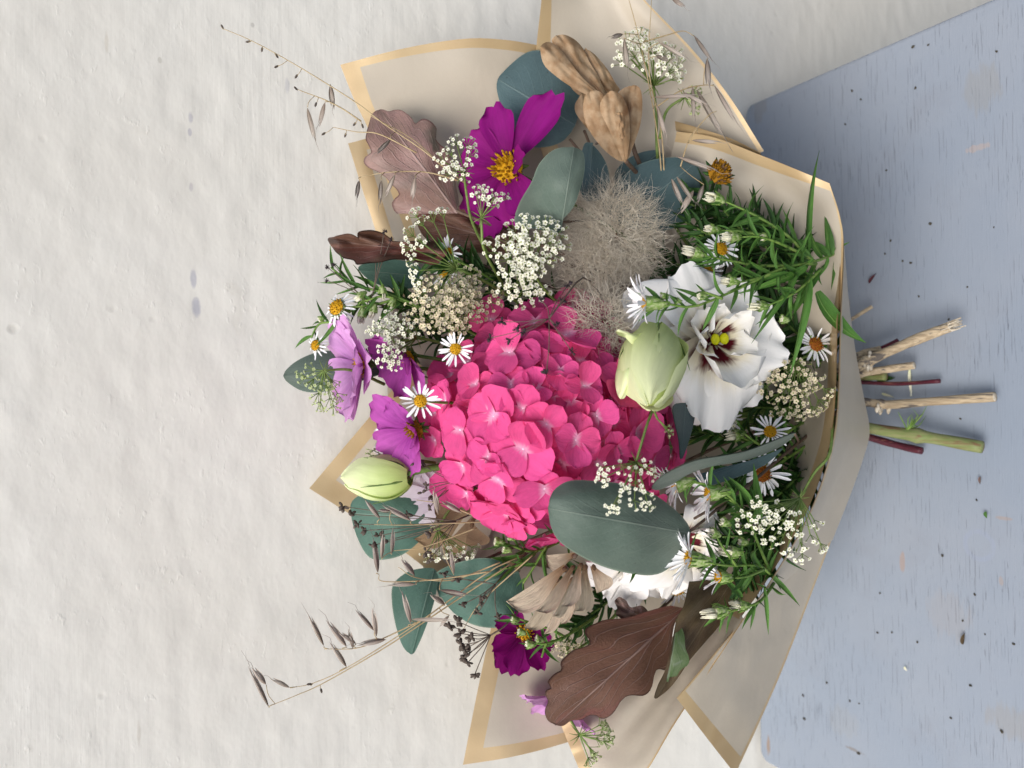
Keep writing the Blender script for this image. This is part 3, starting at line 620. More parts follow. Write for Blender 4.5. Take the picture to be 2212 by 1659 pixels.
# ------------------------------------------------------------------ cosmos
def cosmos(label, X, Y, h, nrm, r0, mat, pets, disc=0.26, dm='yellow', back=False, stem=True, seed=0, wd=0.62, calyx=True, end=BIND):
    r = random.Random(seed + 11); p = P(X, Y, h); m = mpp(p); R = r0 * m
    root = thing('cosmos_flower', label, 'cosmos', p, 'cosmos flowers of the bouquet'); M0 = frame(p, nrm); B3 = M0.to_3x3(); n = nrm.normalized()
    pm = variants('cos' + mat, 5, lambda i: petal_mesh('petal', MAT[mat], 'wedge', 0.62 + .05*(i % 3), 0.16, -0.10 + .05*(i % 4), 0.035, 9, 7, i + 3, claw=0.16))
    if isinstance(pets, tuple):                            # (count, lift, scatter): petals all round the flower's own axis
        tab = []
        for j in range(pets[0]):
            d = B3 @ Vector((math.cos(j * 6.2832 / pets[0] + .2), math.sin(j * 6.2832 / pets[0] + .2), 0)); tab.append((d, pets[1] + jit(r, pets[2]), r.uniform(.88, 1.08), r.uniform(.95, 1.2)))
        pets = tab
    for q in pets:
        a, el, ls, ws = q if len(q) == 4 else (*q, 1.0)
        # azimuth given in the picture, brought into the flower's plane
        x0 = aim(a) if not isinstance(a, Vector) else a.copy(); x0 = x0 - n * x0.dot(n)
        if x0.length < 1e-4: x0 = B3 @ Vector((1, 0, 0))
        x0.normalize(); x = x0 * math.cos(rad(el)) + n * math.sin(rad(el)); z = n * math.cos(rad(el)) - x0 * math.sin(rad(el))
        s = R * ls
        link('petal', r.choice(pm), root, sm(frame(p + x0 * R * 0.05 + n * r.uniform(0, .0006), z, x), s, s * ws * wd / 0.62, s))
    if disc:
        dmesh = variants('disc' + dm, 2, lambda i: disc_mesh('disc', [MAT[dm], MAT['yellow_brown']], i, 54, 0.5, 0.3))
        link('disc', r.choice(dmesh), root, sm(M0, R * disc))
    if calyx:
        mb = MB()
        for j in range(8):
            a = j * math.pi / 4; d = B3 @ Vector((math.cos(a), math.sin(a), 0))
            mb.tube([p - n*R*.10 + d*R*.03, p - n*R*.07 + d*R*.14, p - n*R*.06 + d*R*.30], [R*.05, R*.055, R*.008], 5)
        mb.ball(p - n*R*.10, R*.10, 5, 8); mb.obj('calyx', MAT['gstem'], root)
    if stem:
        b = p - n * R * .3
        stem_to(root, p - n*R*.12, (X, Y, h), MAT['gstem'], 5, end=end)
    return root
cosmos('open magenta cosmos with yellow centre beside the round eucalyptus leaves', 1098, 362, .040, V(-.50, -.05, .85), 150, 'cos_mag',
       [(215, 12, .72, 1.3), (262, 18, .86, .95), (318, 8, 1.18, .75), (5, 48, .52, 1.1), (60, 4, .82, 1.1), (155, -6, .92, .95), (125, -18, 1.05, .9), (185, 2, .78, 1.0), (90, -8, .8, 1.0)], disc=.24, seed=1)
cosmos('pale lilac cosmos seen from the side at the top of the bouquet', 786, 788, .034, V(-.88, .10, .42), 118, 'cos_lil', (9, 26, 12), disc=.22, seed=2, wd=.8)
cosmos('purple cosmos seen from behind with dark calyx next to lilac cosmos', 884, 772, .044, V(-.75, .40, .40), 98, 'cos_pur', (8, 34, 12), disc=.2, seed=3, wd=.8)
cosmos('half open purple cosmos below the daisy at the hydrangea edge', 896, 928, .044, V(-.62, .35, .75), 104, 'cos_pur',
       [(222, 20, 1.05, 1.2), (190, 10, .95, 1.1), (255, 28, .8, 1.2), (150, 14, 1.0, 1.15), (110, 18, .95, 1.1), (70, 45, .62, 1.1), (310, 55, .6, 1.1), (20, 60, .5, 1.2)], disc=.22, dm='yellow_brown', seed=4)
cosmos('pale white pink cosmos petals behind the half open purple cosmos', 905, 955, .022, V(-.5, .1, 1), 100, 'cos_pale',
       [(200, 8, .95, 1.3), (165, 8, 1.0, 1.2), (120, 8, .9, 1.2), (235, 8, .7, 1.1)], disc=0, calyx=False, seed=5)
cosmos('pale white petals between the green bud and the hydrangea', 950, 1070, .022, V(-.3, .1, 1), 100, 'cos_pale',
       [(205, 8, .8, 1.4), (170, 8, .85, 1.3), (135, 8, .7, 1.2), (245, 8, .6, 1.1)], disc=0, calyx=False, seed=6)
cosmos('dark magenta cosmos hanging below the dried winged seeds', 1133, 1368, .034, V(.12, -.45, .85), 90, 'cos_dark',
       [(205, 4, .72, .9), (155, 0, .85, 1.0), (112, -4, .95, 1.05), (75, 8, .9, 1.0), (40, 12, .7, 1.0), (130, -12, 1.0, 1.0), (250, 14, .5, 1.0), (0, 20, .5, 1.0)], disc=.22, seed=7)
cosmos('lilac cosmos peeping out behind the tip of the big oak leaf', 1216, 1500, .024, V(-.35, .75, .35), 92, 'cos_lil', (8, 34, 12), disc=.2, seed=8, wd=.75)
# spent centre with no petals
def spent():
    p = P(1552, 376, .060); m = mpp(p); n = V(.15, -.25, 1).normalized()
    root = thing('spent_flower', 'yellow flower centre without petals at the front paper rim', 'flower', p)
    link('disc', disc_mesh('disc', [MAT['yellow_brown'], MAT['samseed']], 5, 90, 0.75, 0.26), root, sm(frame(p, n), 27 * m))
    mb = MB(); M0 = frame(p, n).to_3x3()
    for j in range(8):
        a = j * .785; d = M0 @ Vector((math.cos(a), math.sin(a), 0)); mb.tube([p - n*6*m + d*10*m, p + d*26*m - n*3*m, p + d*40*m + n*2*m], [5*m, 5*m, .6*m], 5)
    mb.obj('bract', MAT['dgreen'], root); stem_to(root, p - n*5*m, (1552, 376, .060), MAT['dgreen'], 5, mid=(1560, 480, .045))
spent()

# ------------------------------------------------------------------ lisianthus
def lisianthus(label, X, Y, h, nrm, mat, outer, inner=(), seed=0, heart=True, wide=1.0):
    r = random.Random(seed); p = P(X, Y, h); m = mpp(p); n = nrm.normalized()
    root = thing('lisianthus', label, 'lisianthus', p, 'white lisianthus blooms')
    def put(tab, pm, nm):
        for a, L, W, el, lift in tab:
            x0 = aim(a); x0 = (x0 - n * x0.dot(n)).normalized(); x = x0 * math.cos(rad(el)) + n * math.sin(rad(el)); z = n * math.cos(rad(el)) - x0 * math.sin(rad(el))
            s = L * m / max(.35, math.cos(rad(el)))
            link(nm, r.choice(pm), root, sm(frame(p + n * lift * m + x0 * (16 * m if nm == 'inner_petal' else 0), z, x), s, W * m, s))
    put(outer, variants('lisO' + mat, 5, lambda i: petal_mesh('petal', MAT[mat], 'fan', 1.0, 0.16, -0.26 - .08*(i % 3), 0.060, 16, 20, i + 21, claw=0.3)), 'petal')
    put(inner, variants('lisI' + mat, 4, lambda i: petal_mesh('inner_petal', MAT[mat], 'fan', 1.0, 0.25, 0.16 + .05*(i % 3), 0.05, 9, 9, i + 41, claw=0.3)), 'inner_petal')
    if heart:
        for k, (dx, dy) in enumerate(((-9, 0), (11, -1))):
            mb = MB(); mb.ball(p + V(dx, dy, 34) * m, 11.5 * m, 7, 10, sq=(0.9, 1.1, 0.7), ax=frame(p, n).to_3x3()); mb.obj('stigma', MAT['stigma'], root)
        MB().tube([p, p + V(0, 0, 30) * m], [6*m, 5*m], 7).obj('pistil', MAT['ustem'], root)
        for dx, dy in ((22, 62), (36, 20), (-30, 24), (30, -30), (-24, -26)):
            q = p + V(dx, dy, 14) * m; mb = MB(); mb.tube([p + V(dx*.2, dy*.2, 2)*m, p + V(dx*.6, dy*.6, 10)*m, q], [2.4*m]*3, 6)
            mb.obj('filament', MAT['lis_plain'], root)
            mb = MB(); mb.ball(q + V(dx*.15, dy*.15, 3)*m, 10*m, 5, 7, sq=(.55, 1.1, .5), ax=frame(q, n, aim(math.degrees(math.atan2(dy, dx)) + 90)).to_3x3()); mb.obj('anther', MAT['anther'], root)
    stem_to(root, p - n * 4 * m, (X, Y, h), MAT['gstem'], 7)
    return root
lisianthus('open white lisianthus with maroon throat and yellow stigma at the lower right', 1540, 735, .058, V(.05, -.05, 1), 'lis',
   [(92, 170, 190, 26, -4), (118, 172, 190, 22, -9), (148, 158, 170, 20, -12), (58, 146, 180, 24, -8), (208, 184, 200, 24, -20), (250, 148, 180, 28, -16), (295, 120, 160, 34, -10), (18, 122, 190, 38, -10), (335, 116, 160, 34, -12)],
   [(205, 92, 96, 40, 2), (252, 66, 66, 50, 4), (305, 68, 70, 50, 4), (30, 62, 62, 52, 4), (160, 84, 70, 40, 4), (95, 110, 130, 42, 0)], seed=3)
lisianthus('creamy white lisianthus half hidden under the big eucalyptus leaf', 1478, 1168, .050, V(.2, .1, 1), 'lis',
   [(355, 80, 120, 30, 0), (310, 74, 110, 34, 0), (60, 95, 130, 24, 0), (110, 120, 120, 15, 0), (20, 110, 120, 20, 2), (150, 160, 120, 10, 0)], [(0, 40, 60, 50, 5), (60, 40, 50, 50, 5), (300, 40, 50, 50, 4)], seed=5, heart=False)
lisianthus('white ruffled lisianthus petals hanging between the winged seeds and the oak leaf', 1372, 1212, .046, V(.0, .55, .8), 'lis_plain',
   [(82, 150, 130, 14, 0), (105, 120, 110, 20, 2), (55, 110, 110, 20, 0), (150, 110, 110, 20, 1), (175, 110, 100, 20, 1), (30, 100, 100, 20, 2)], seed=6, heart=False)
def bud(name, label, base, tip, rp, mat, npet=5, seed=0, open_=0.0, sepals=True, hs=(.09, .09)):
    """closed bud of overlapping petals; base and tip in photo pixels with heights"""
    r = random.Random(seed); a, b = P(*base), P(*tip); ax = (b - a); L = ax.length; ax.normalize(); m = mpp(a); R = rp * m
    root = thing(name, label, 'flower bud', a, 'green lisianthus buds'); M0 = frame(a, ax); B3 = M0.to_3x3()
    for k in range(npet):
        a0 = k * 2 * math.pi / npet * 1.0 + r.uniform(-.2, .2); sw = r.uniform(.95, 1.25); ln = r.uniform(.94, 1.05); ro = 1.0 + .035 * (k % 3)
        def fn(u, v):
            t = 2*v - 1; prof = math.sin(math.pi * min(1, (0.03 + 0.80*u) ** .72)) ** .75 if u < .8 else 0
            prof = (math.sin(math.pi * (0.05 + .935*u) ** (.86 if open_ == 0 else .8))) ** .7
            wd = sw * (1 if u < .7 else 1 - .75*((u - .7)/.3)**1.6)
            th = a0 + t * wd + 0.9*u*u; rr = R * (prof * ro + .05*open_*u*u) * (1 + .15*max(0, t)**2 - .05*max(0, -t) + .03*t*t*math.sin(9*u + k)) + R*0.025*math.sin(5*t + 7*u + k) + R*.02*noise.noise(Vector((u*7, t*4, k*3.7)))
            return a + B3 @ Vector((math.cos(th)*rr, math.sin(th)*rr, L*u*ln + .03*R*math.sin(4*t+k)*u))
        MB().grid(fn, lin(0, 1, 15), lin(0, 1, 11)).obj('petal', MAT[mat], root)
    MB().ball(a + ax*L*.47, 1, 9, 12, sq=(R*.86, R*.86, L*.47), ax=B3).obj('inner_petals', MAT[mat], root)
    if sepals:
        for k in range(5):
            th = k * 1.2566 + .3; d = B3 @ Vector((math.cos(th), math.sin(th), 0))
            q = [a + d*R*.15, a + d*R*.75 + ax*L*.12, a + d*R*1.04 + ax*L*.35, a + d*R*1.22 + ax*L*.6]
            MB().tube(cr(q, 9), [5*m, 4.5*m, 4*m, 3.4*m, 2.8*m, 2.2*m, 1.6*m, 1*m, .4*m], 5).obj('sepal', MAT['gstem'], root)
    return root, a
rt, a = bud('lisianthus_bud', 'plump pale green lisianthus bud over the pink hydrangea edge', (1414, 722, .070), (1405, 876, .108), 60, 'lisbud', 6, 2)
stem_to(rt, a, (1412, 722, .070), MAT['gstem'], 7)
leaf_poly([(1368, 740), (1342, 772), (1330, 815), (1334, 850), (1344, 862), (1356, 846), (1364, 810), (1384, 772), (1392, 745)], (1384, 738), (1342, 860), .082, .094, MAT['lisbud'], rt, 'petal', bend=.008, cross=-.006, wavy=.003, seed=3)
leaf_poly([(1334, 712), (1350, 716), (1372, 722), (1398, 718), (1400, 735), (1370, 745), (1352, 730), (1334, 722)], (1398, 728), (1334, 717), .090, .092, MAT['lisbud'], rt, 'petal', wavy=.002, seed=4, ns=14, nt=5)
rt, a = bud('lisianthus_bud', 'slim yellow green lisianthus bud pointing up beside the paper corner', (886, 1030, .040), (744, 1036, .030), 46, 'lisbud', 5, 4, open_=3)
stem_to(rt, a, (886, 1030, .040), MAT['gstem'], 9, mid=(950, 1008, .038))

# ------------------------------------------------------------------ eucalyptus
def branch(name, label, cat, group, spine, mat, rpx=5):
    pts = path(spine, 20); root = thing(name, label, cat, pts[-1], group); m = mpp(pts[0])
    MB().tube(pts, [rpx * m * (.6 + .4 * i / 19) for i in range(20)], 7).obj('stem', mat, root)
    return root
def petiole(root, a, b, mat, rpx=3):
    p, q = P(*a), P(*b); m = mpp(p); mid = (p + q) / 2 + V(0, 0, 3) * m
    MB().tube(cr([p, mid, q], 6), rpx * m, 6).obj('petiole', mat, root)
e = branch('eucalyptus_branch', 'upper eucalyptus branch with round blue green leaves beside magenta cosmos', 'eucalyptus', 'eucalyptus branches', [(1230, 300, .030), (1330, 420, .026), (1500, 620, .016), (1700, 800, .006), BIND], MAT['eucstem'])
leaf_poly([(1073, 180), (1098, 145), (1140, 113), (1180, 112), (1225, 135), (1248, 190), (1250, 250), (1215, 305), (1150, 318), (1100, 285), (1085, 240)], (1262, 282), (1076, 172), .028, .024, MAT['euc2'], e, bend=.006, cross=-.004, wavy=.0012, seed=1)
leaf_poly([(1113, 482), (1122, 440), (1148, 395), (1165, 355), (1195, 325), (1232, 318), (1258, 328), (1262, 365), (1252, 410), (1235, 452), (1200, 482), (1150, 492)], (1215, 480), (1240, 320), .066, .072, MAT['euc'], e, bend=.006, cross=-.006, wavy=.0012, seed=2)
leaf_poly([(1262, 312), (1285, 318), (1310, 355), (1316, 400), (1300, 430), (1262, 430), (1250, 380)], (1270, 430), (1280, 314), .036, .036, MAT['euc2'], e, bend=.003, seed=3)
leaf_poly([(1300, 440), (1330, 400), (1372, 360), (1430, 342), (1490, 345), (1515, 380), (1505, 440), (1460, 490), (1390, 500), (1330, 480)], (1330, 485), (1505, 350), .034, .040, MAT['euc2'], e, bend=.005, cross=-.004, seed=4)
leaf_poly([(1330, 370), (1370, 335), (1420, 325), (1430, 350), (1380, 380), (1335, 410)], (1335, 405), (1425, 328), .028, .030, MAT['euc2'], e, seed=5)
for a, b in (((1262, 282, .028), (1290, 360, .030)), ((1215, 480, .056), (1330, 470, .024)), ((1330, 485, .034), (1400, 510, .022))): petiole(e, a, b, MAT['eucstem'])
e = branch('eucalyptus_branch', 'front eucalyptus branch with big oval leaf over the hydrangea lower edge', 'eucalyptus', 'eucalyptus branches', [(1500, 1120, .090), (1600, 1060, .075), (1720, 960, .040), BIND], MAT['eucstem'])
leaf_poly([(1185, 1100), (1190, 1070), (1210, 1048), (1240, 1038), (1290, 1040), (1345, 1046), (1400, 1062), (1450, 1095), (1485, 1132), (1490, 1160), (1470, 1200), (1440, 1230), (1405, 1242), (1350, 1236), (1300, 1222), (1250, 1198), (1208, 1168), (1190, 1135)], (1487, 1150), (1186, 1098), .092, .104, MAT['euc'], e, bend=.010, cross=-.010, wavy=.0018, ns=34, nt=14, seed=6)
leaf_poly([(1408, 1052), (1430, 1028), (1470, 1006), (1510, 992), (1560, 984), (1610, 974), (1660, 956), (1718, 934), (1690, 962), (1640, 984), (1590, 998), (1540, 1006), (1490, 1022), (1450, 1046), (1420, 1058)], (1716, 936), (1410, 1053), .082, .110, MAT['euc'], e, bend=.006, tilt=.020, ns=30, nt=8, seed=7)
leaf_poly([(1454, 878), (1494, 874), (1500, 900), (1488, 950), (1471, 992), (1466, 950)], (1480, 876), (1471, 990), .066, .076, MAT['euc2'], e, bend=.004, tilt=.010, seed=8)
leaf_poly([(1500, 1030), (1560, 1010), (1640, 990), (1690, 968), (1650, 1005), (1580, 1035), (1520, 1050)], (1690, 970), (1502, 1036), .064, .076, MAT['euc2'], e, seed=9)
for a, b in (((1487, 1150, .092), (1560, 1090, .080)), ((1716, 936, .082), (1725, 955, .042)), ((1480, 876, .066), (1600, 900, .040))): petiole(e, a, b, MAT['eucstem'])
e = branch('eucalyptus_branch', 'left eucalyptus branch with three blue green leaves under the oat husks', 'eucalyptus', 'eucalyptus branches', [(930, 1260, .012), (1020, 1220, .014), (1250, 1120, .012), (1560, 960, .006), BIND], MAT['eucstem'])
leaf_poly([(757, 1100), (765, 1078), (800, 1060), (850, 1052), (900, 1068), (934, 1100), (932, 1135), (905, 1170), (865, 1200), (815, 1209), (790, 1195), (768, 1150)], (942, 1118), (760, 1108), .018, .012, MAT['euc3'], e, bend=.006, wavy=.0018, cross=-.003, seed=10)
leaf_poly([(936, 1228), (946, 1245), (940, 1290), (925, 1340), (905, 1390), (890, 1413), (870, 1395), (855, 1350), (847, 1300), (850, 1262), (880, 1236), (910, 1228)], (938, 1230), (890, 1412), .016, .018, MAT['euc3'], e, bend=.004, cross=-.003, seed=11)
leaf_poly([(938, 1248), (970, 1222), (1040, 1205), (1100, 1220), (1128, 1260), (1122, 1320), (1090, 1352), (1040, 1354), (995, 1335), (960, 1300)], (1120, 1235), (950, 1290), .022, .016, MAT['euc3'], e, bend=.005, wavy=.003, seed=12)
for a, b in (((942, 1118, .018), (1000, 1225, .014)), ((938, 1230, .016), (930, 1260, .012)), ((1120, 1235, .022), (1140, 1170, .012))): petiole(e, a, b, MAT['eucstem'])
e = branch('eucalyptus_branch', 'single pointed eucalyptus leaf against the wall behind the lilac cosmos', 'eucalyptus', 'eucalyptus branches', [(840, 790, .018), (1000, 830, .012), (1400, 870, .006), BIND], MAT['eucstem'], 3)
leaf_poly([(612, 812), (630, 788), (665, 768), (705, 758), (760, 764), (810, 782), (840, 800), (800, 816), (750, 832), (700, 846), (660, 846), (630, 832)], (840, 798), (614, 812), .018, .020, MAT['euc'], e, bend=.004, cross=-.003, seed=13)
leaf_poly([(774, 580), (800, 566), (850, 560), (905, 575), (912, 610), (870, 625), (810, 612)], (910, 596), (776, 584), .016, .016, MAT['euc3'], e, seed=14)

# ------------------------------------------------------------------ oak leaves
def oak(label, base, tip, hA, hB, outline, mat, end=BIND, **kw):
    root = thing('oak_leaf', label, 'oak leaf', P(base[0], base[1], hA), 'dried oak leaves')
    leaf_poly(outline, base, tip, hA, hB, MAT[mat], root, 'blade', ns=64, nt=14, smooth_n=260, slant=.75, **kw)
    stem_to(root, P(base[0], base[1], hA), (base[0], base[1], hA), MAT['eucstem'], 4, end=end)
    return root
oak('shiny copper pink oak leaf standing up against the upper paper', (985, 455), (822, 240), .030, .026,
    [(799, 262), (805, 246), (816, 238), (828, 237), (840, 241), (852, 238), (866, 238), (878, 245), (890, 256), (897, 268), (905, 262), (914, 257), (926, 260), (938, 270), (944, 284), (941, 300), (950, 312), (964, 324), (975, 350), (985, 400), (990, 450), (965, 478), (920, 476), (880, 470), (856, 460), (847, 442), (852, 430), (862, 420), (856, 408), (846, 398), (836, 386), (818, 372), (796, 362), (786, 350), (790, 338), (802, 330), (797, 315), (790, 298)], 'oakc', bend=.008, wavy=.0022, cross=-.004, seed=1)
oak('dark brown oak leaf edge on at the top left of the lace flowers', (960, 548), (709, 519), .030, .020,
    [(708, 518), (720, 512), (735, 508), (752, 505), (764, 508), (773, 513), (772, 506), (778, 500), (805, 498), (833, 507), (848, 520), (876, 522), (920, 520), (958, 530), (965, 552), (940, 572), (890, 562), (850, 560), (822, 566), (795, 568), (771, 571), (764, 562), (743, 557), (730, 548), (722, 540)], 'oakb', bend=.008, wavy=.010, cross=.012, seed=2)
oak('dark brown oak leaf mostly hidden behind the white lace flowers', (1120, 530), (905, 470), .020, .016,
    [(900, 470), (930, 450), (970, 462), (1000, 440), (1040, 450), (1090, 460), (1130, 500), (1125, 545), (1080, 560), (1030, 545), (990, 560), (950, 530), (915, 510)], 'oakb', wavy=.006, seed=3)
oak('big brown oak leaf with pale veins across the lower left paper flap', (1478, 1316), (1204, 1564), .044, .060,
    [(1178, 1545), (1188, 1560), (1214, 1568), (1233, 1557), (1255, 1555), (1272, 1546), (1285, 1545), (1298, 1552), (1310, 1551), (1324, 1541), (1333, 1528), (1340, 1516), (1352, 1505), (1366, 1502), (1388, 1503), (1403, 1493), (1411, 1472), (1414, 1452), (1424, 1445), (1440, 1448), (1448, 1430), (1450, 1390), (1458, 1345), (1480, 1314), (1450, 1308), (1397, 1321), (1350, 1335), (1310, 1338), (1288, 1346), (1268, 1356), (1263, 1368), (1272, 1380), (1274, 1390), (1262, 1398), (1241, 1403), (1222, 1418), (1211, 1432), (1213, 1447), (1198, 1456), (1185, 1470), (1184, 1478), (1193, 1485), (1182, 1490), (1177, 1500), (1184, 1515), (1178, 1530)], 'oakb', bend=.006, wavy=.002, cross=.003, seed=4)
oak('folded olive brown oak leaf with green underside beside the big oak leaf', (1580, 1256), (1416, 1507), .058, .066,
    [(1492, 1248), (1500, 1243), (1522, 1256), (1560, 1248), (1590, 1256), (1585, 1300), (1560, 1343), (1524, 1385), (1490, 1425), (1468, 1458), (1450, 1482), (1430, 1500), (1414, 1508), (1422, 1480), (1436, 1450), (1450, 1400), (1462, 1338), (1478, 1306)], 'oako', bend=.006, tilt=.010, wavy=.004, seed=5)
g = bpy.data.objects['oak_leaf.004']
leaf_poly([(1461, 1338), (1470, 1352), (1478, 1372), (1480, 1400), (1488, 1420), (1486, 1436), (1470, 1446), (1460, 1462), (1448, 1460), (1440, 1472), (1446, 1440), (1456, 1390)], (1462, 1340), (1444, 1468), .072, .076, MAT['oakg'], g, 'folded_edge', bend=.003, ns=24, nt=6, seed=6)
oak('small reddish brown oak leaf tip behind the white hanging petals', (1400, 1340), (1330, 1300), .040, .046,
    [(1328, 1300), (1338, 1290), (1352, 1298), (1362, 1312), (1390, 1310), (1405, 1340), (1370, 1345), (1345, 1348), (1342, 1336), (1330, 1326), (1334, 1314)], 'oakc', wavy=.004, seed=7)

# ------------------------------------------------------------------ dried winged seeds and pods
def wings(label, hub, tab, mat='sam', seed=0, seedmat='samseed', stalk=None, name='winged_seeds'):
    """tab: base X,Y tip X,Y width px, h at base, h at tip"""
    r = random.Random(seed); p = P(*hub); m = mpp(p); root = thing(name, label, 'seeds', p, 'dried winged seeds')
    pm = variants('wing' + mat, 5, lambda i: petal_mesh('wing', MAT[mat], 'paddle', 1.0, 0.02 + .03*(i % 2), .06*(i % 3) - .06, .014, 14, 8, i + 60))
    sd_ = variants('wingseed', 1, lambda i: MB().ball(Vector((.08, 0, 0)), .14, 6, 8, sq=(1.2, .75, .5)).mesh('seed', MAT[seedmat]))
    for X0, Y0, X1, Y1, w, h0, h1, roll in tab:
        a, b = P(X0, Y0, h0), P(X1, Y1, h1); x = b - a; L = x.length
        z = V(0, 0, 1); z = (z - x * (z.dot(x) / L**2)).normalized(); z = (Matrix.Rotation(rad(roll), 3, x.normalized()) @ z)
        M0 = frame(a, z, x); o = link('wing', r.choice(pm), root, sm(M0, L, w * mpp(a), L)); link('seed', sd_[0], o, sm(M0, min(L, 44 * m)))
        so = o.modifiers.new('thickness', 'SOLIDIFY'); so.thickness = 0.004; so.offset = 0; so.use_rim = False
    pts = stalk or [hub, (hub[0] + 40, hub[1] + 60, hub[2] - .01)]
    MB().tube(path(pts, 10), 4 * m, 6).obj('stalk', MAT['eucstem'], root)
    return root
def pods():
    root = thing('dried_pods', 'dried pale brown papery pods at the top beside the tall paper panel', 'seed pods', P(1350, 348, .040))
    for ol, A, B, hA, hB, sd in (
        ([(1168, 115), (1172, 95), (1190, 92), (1210, 108), (1232, 136), (1256, 166), (1288, 196), (1302, 214), (1276, 208), (1236, 188), (1198, 162), (1176, 140)], (1302, 213), (1170, 102), .046, .050, 1),
        ([(1192, 88), (1212, 75), (1238, 84), (1258, 104), (1272, 132), (1292, 166), (1308, 206), (1286, 194), (1252, 160), (1222, 122)], (1307, 206), (1203, 80), .042, .046, 2),
        ([(1262, 106), (1284, 118), (1310, 148), (1328, 178), (1338, 196), (1318, 206), (1300, 192), (1284, 162), (1268, 132)], (1326, 204), (1268, 108), .038, .042, 3),
        ([(1226, 164), (1256, 180), (1302, 212), (1270, 214), (1238, 194)], (1300, 212), (1228, 166), .034, .034, 4),
        ([(1260, 226), (1268, 202), (1290, 196), (1308, 214), (1318, 250), (1332, 296), (1347, 346), (1322, 338), (1290, 306), (1266, 266)], (1346, 345), (1276, 200), .050, .056, 5),
        ([(1299, 218), (1318, 197), (1340, 205), (1356, 236), (1360, 282), (1357, 322), (1350, 350), (1334, 322), (1312, 272), (1298, 242)], (1350, 349), (1320, 198), .054, .062, 6),
        ([(1336, 202), (1360, 186), (1380, 188), (1387, 216), (1384, 262), (1372, 302), (1353, 346), (1350, 292), (1352, 240)], (1352, 345), (1370, 187), .050, .056, 7),
        ([(1242, 236), (1254, 206), (1270, 200), (1274, 240), (1286, 290), (1264, 272)], (1284, 288), (1256, 206), .040, .042, 8),
        ([(1330, 250), (1344, 244), (1352, 270), (1346, 300), (1334, 286)], (1344, 298), (1338, 246), .064, .067, 9)):
        leaf_poly(ol, A, B, hA, hB, MAT['pod'], root, 'pod', bend=.002, cross=-.0015, wavy=.0014, seed=sd, ns=26, nt=12)
    for st in ([(1312, 215, .040), (1332, 262, .036), (1362, 300, .036), (1380, 352, .036), (1430, 440, .020)], [(1350, 346, .050), (1372, 370, .040), (1400, 400, .030)]):
        pts = path(st, 10); MB().tube(pts, 5 * mpp(pts[0]), 6).obj('stalk', MAT['eucstem'], root)
pods()
wings('bunch of dried tan winged seeds hanging below the hydrangea', (1240, 1212, .062),
      [(1222, 1227, 1101, 1306, 48, .068, .076, 12), (1206, 1250, 1140, 1362, 42, .060, .062, -14), (1240, 1224, 1164, 1322, 29, .078, .088, 24), (1249, 1231, 1192, 1334, 26, .084, .094, -18), (1256, 1219, 1217, 1312, 28, .090, .098, 22), (1236, 1250, 1182, 1372, 22, .064, .066, 40), (1266, 1222, 1244, 1324, 44, .076, .084, -14), (1282, 1222, 1296, 1280, 40, .064, .066, 16), (1252, 1250, 1214, 1350, 20, .070, .072, 40), (1244, 1200, 1180, 1206, 36, .062, .056, 20)], 'sam', 2, stalk=[(1240, 1205, .064), (1262, 1180, .060), (1320, 1150, .040), (1450, 1060, .015)])
wings('faded brown winged seeds tucked between the hydrangea and the oats', (1010, 1090, .026),
      [(1020, 1090, 935, 1085, 50, .030, .030, 10), (1015, 1100, 900, 1170, 46, .030, .026, -14), (1025, 1120, 960, 1190, 40, .028, .026, 20), (1015, 1085, 955, 1050, 44, .028, .026, -20), (1020, 1130, 1015, 1180, 50, .032, .034, 10)], 'pod', 3, stalk=[(1010, 1090, .026), (1080, 1080, .02), (1200, 1040, .01)])

# ------------------------------------------------------------------ feathery seed heads
def fluff(label, blobs, seed):
    r = random.Random(seed); c0 = P(*blobs[0][:3]); m = mpp(c0); root = thing('feathery_seed_head', label, 'seed head', c0, 'feathery seed heads')
    mb = MB(); sdm = MB()
    for X, Y, h, rx, ry, n in blobs:
        c = P(X, Y, h)
        for k in range(max(3, n // 260)):
            q = c + V(jit(r, rx*.4), jit(r, ry*.4), jit(r, 20)) * m; sdm.ball(q, 3.2 * m, 5, 6, sq=(1, .6, .6), ax=frame(q, V(0, 0, 1), aim(r.uniform(0, 360))).to_3x3())
        for k in range(n):
            a = r.uniform(0, 6.283); q = r.random() ** .55; el = r.uniform(-.5, 1.0)
            st = V(math.cos(a)*rx*q*.86, math.sin(a)*ry*q*.86, 34 * el * math.sqrt(max(0, 1 - q*q))) * m
            d = V(math.cos(a) + jit(r, 1.3), math.sin(a) + jit(r, 1.3), .25 + jit(r, .7)).normalized(); sw = V(jit(r, 1), jit(r, 1), jit(r, .6)) * r.uniform(.5, 1.7)
            L = r.uniform(34, 84) * m; pts = [c + st]
            for i in range(7):
                pts.append(pts[-1] + d * (L / 7)); d = (d + sw * .35 + V(jit(r, .3), jit(r, .3), jit(r, .3))).normalized()
            rr = r.uniform(.26, .50) * m; mb.tube(pts, [rr, rr, rr, rr * .9, rr * .8, rr * .65, rr * .45, rr * .2], 3, cap=False)
    o = mb.obj('plumes', MAT['fluff'], root); o['kind'] = 'stuff'; sdm.obj('seed', MAT['fluffseed'], root)
    stem_to(root, c0, blobs[0][:3], MAT['eucstem'], 3)
fluff('large beige feathery seed head between eucalyptus and lisianthus', [(1330, 512, .050, 100, 112, 2100), (1270, 590, .042, 60, 60, 600)], 1)
fluff('small beige feathery tuft between the hydrangea and the white lisianthus', [(1300, 690, .070, 56, 60, 560), (1338, 735, .064, 40, 36, 220)], 2)

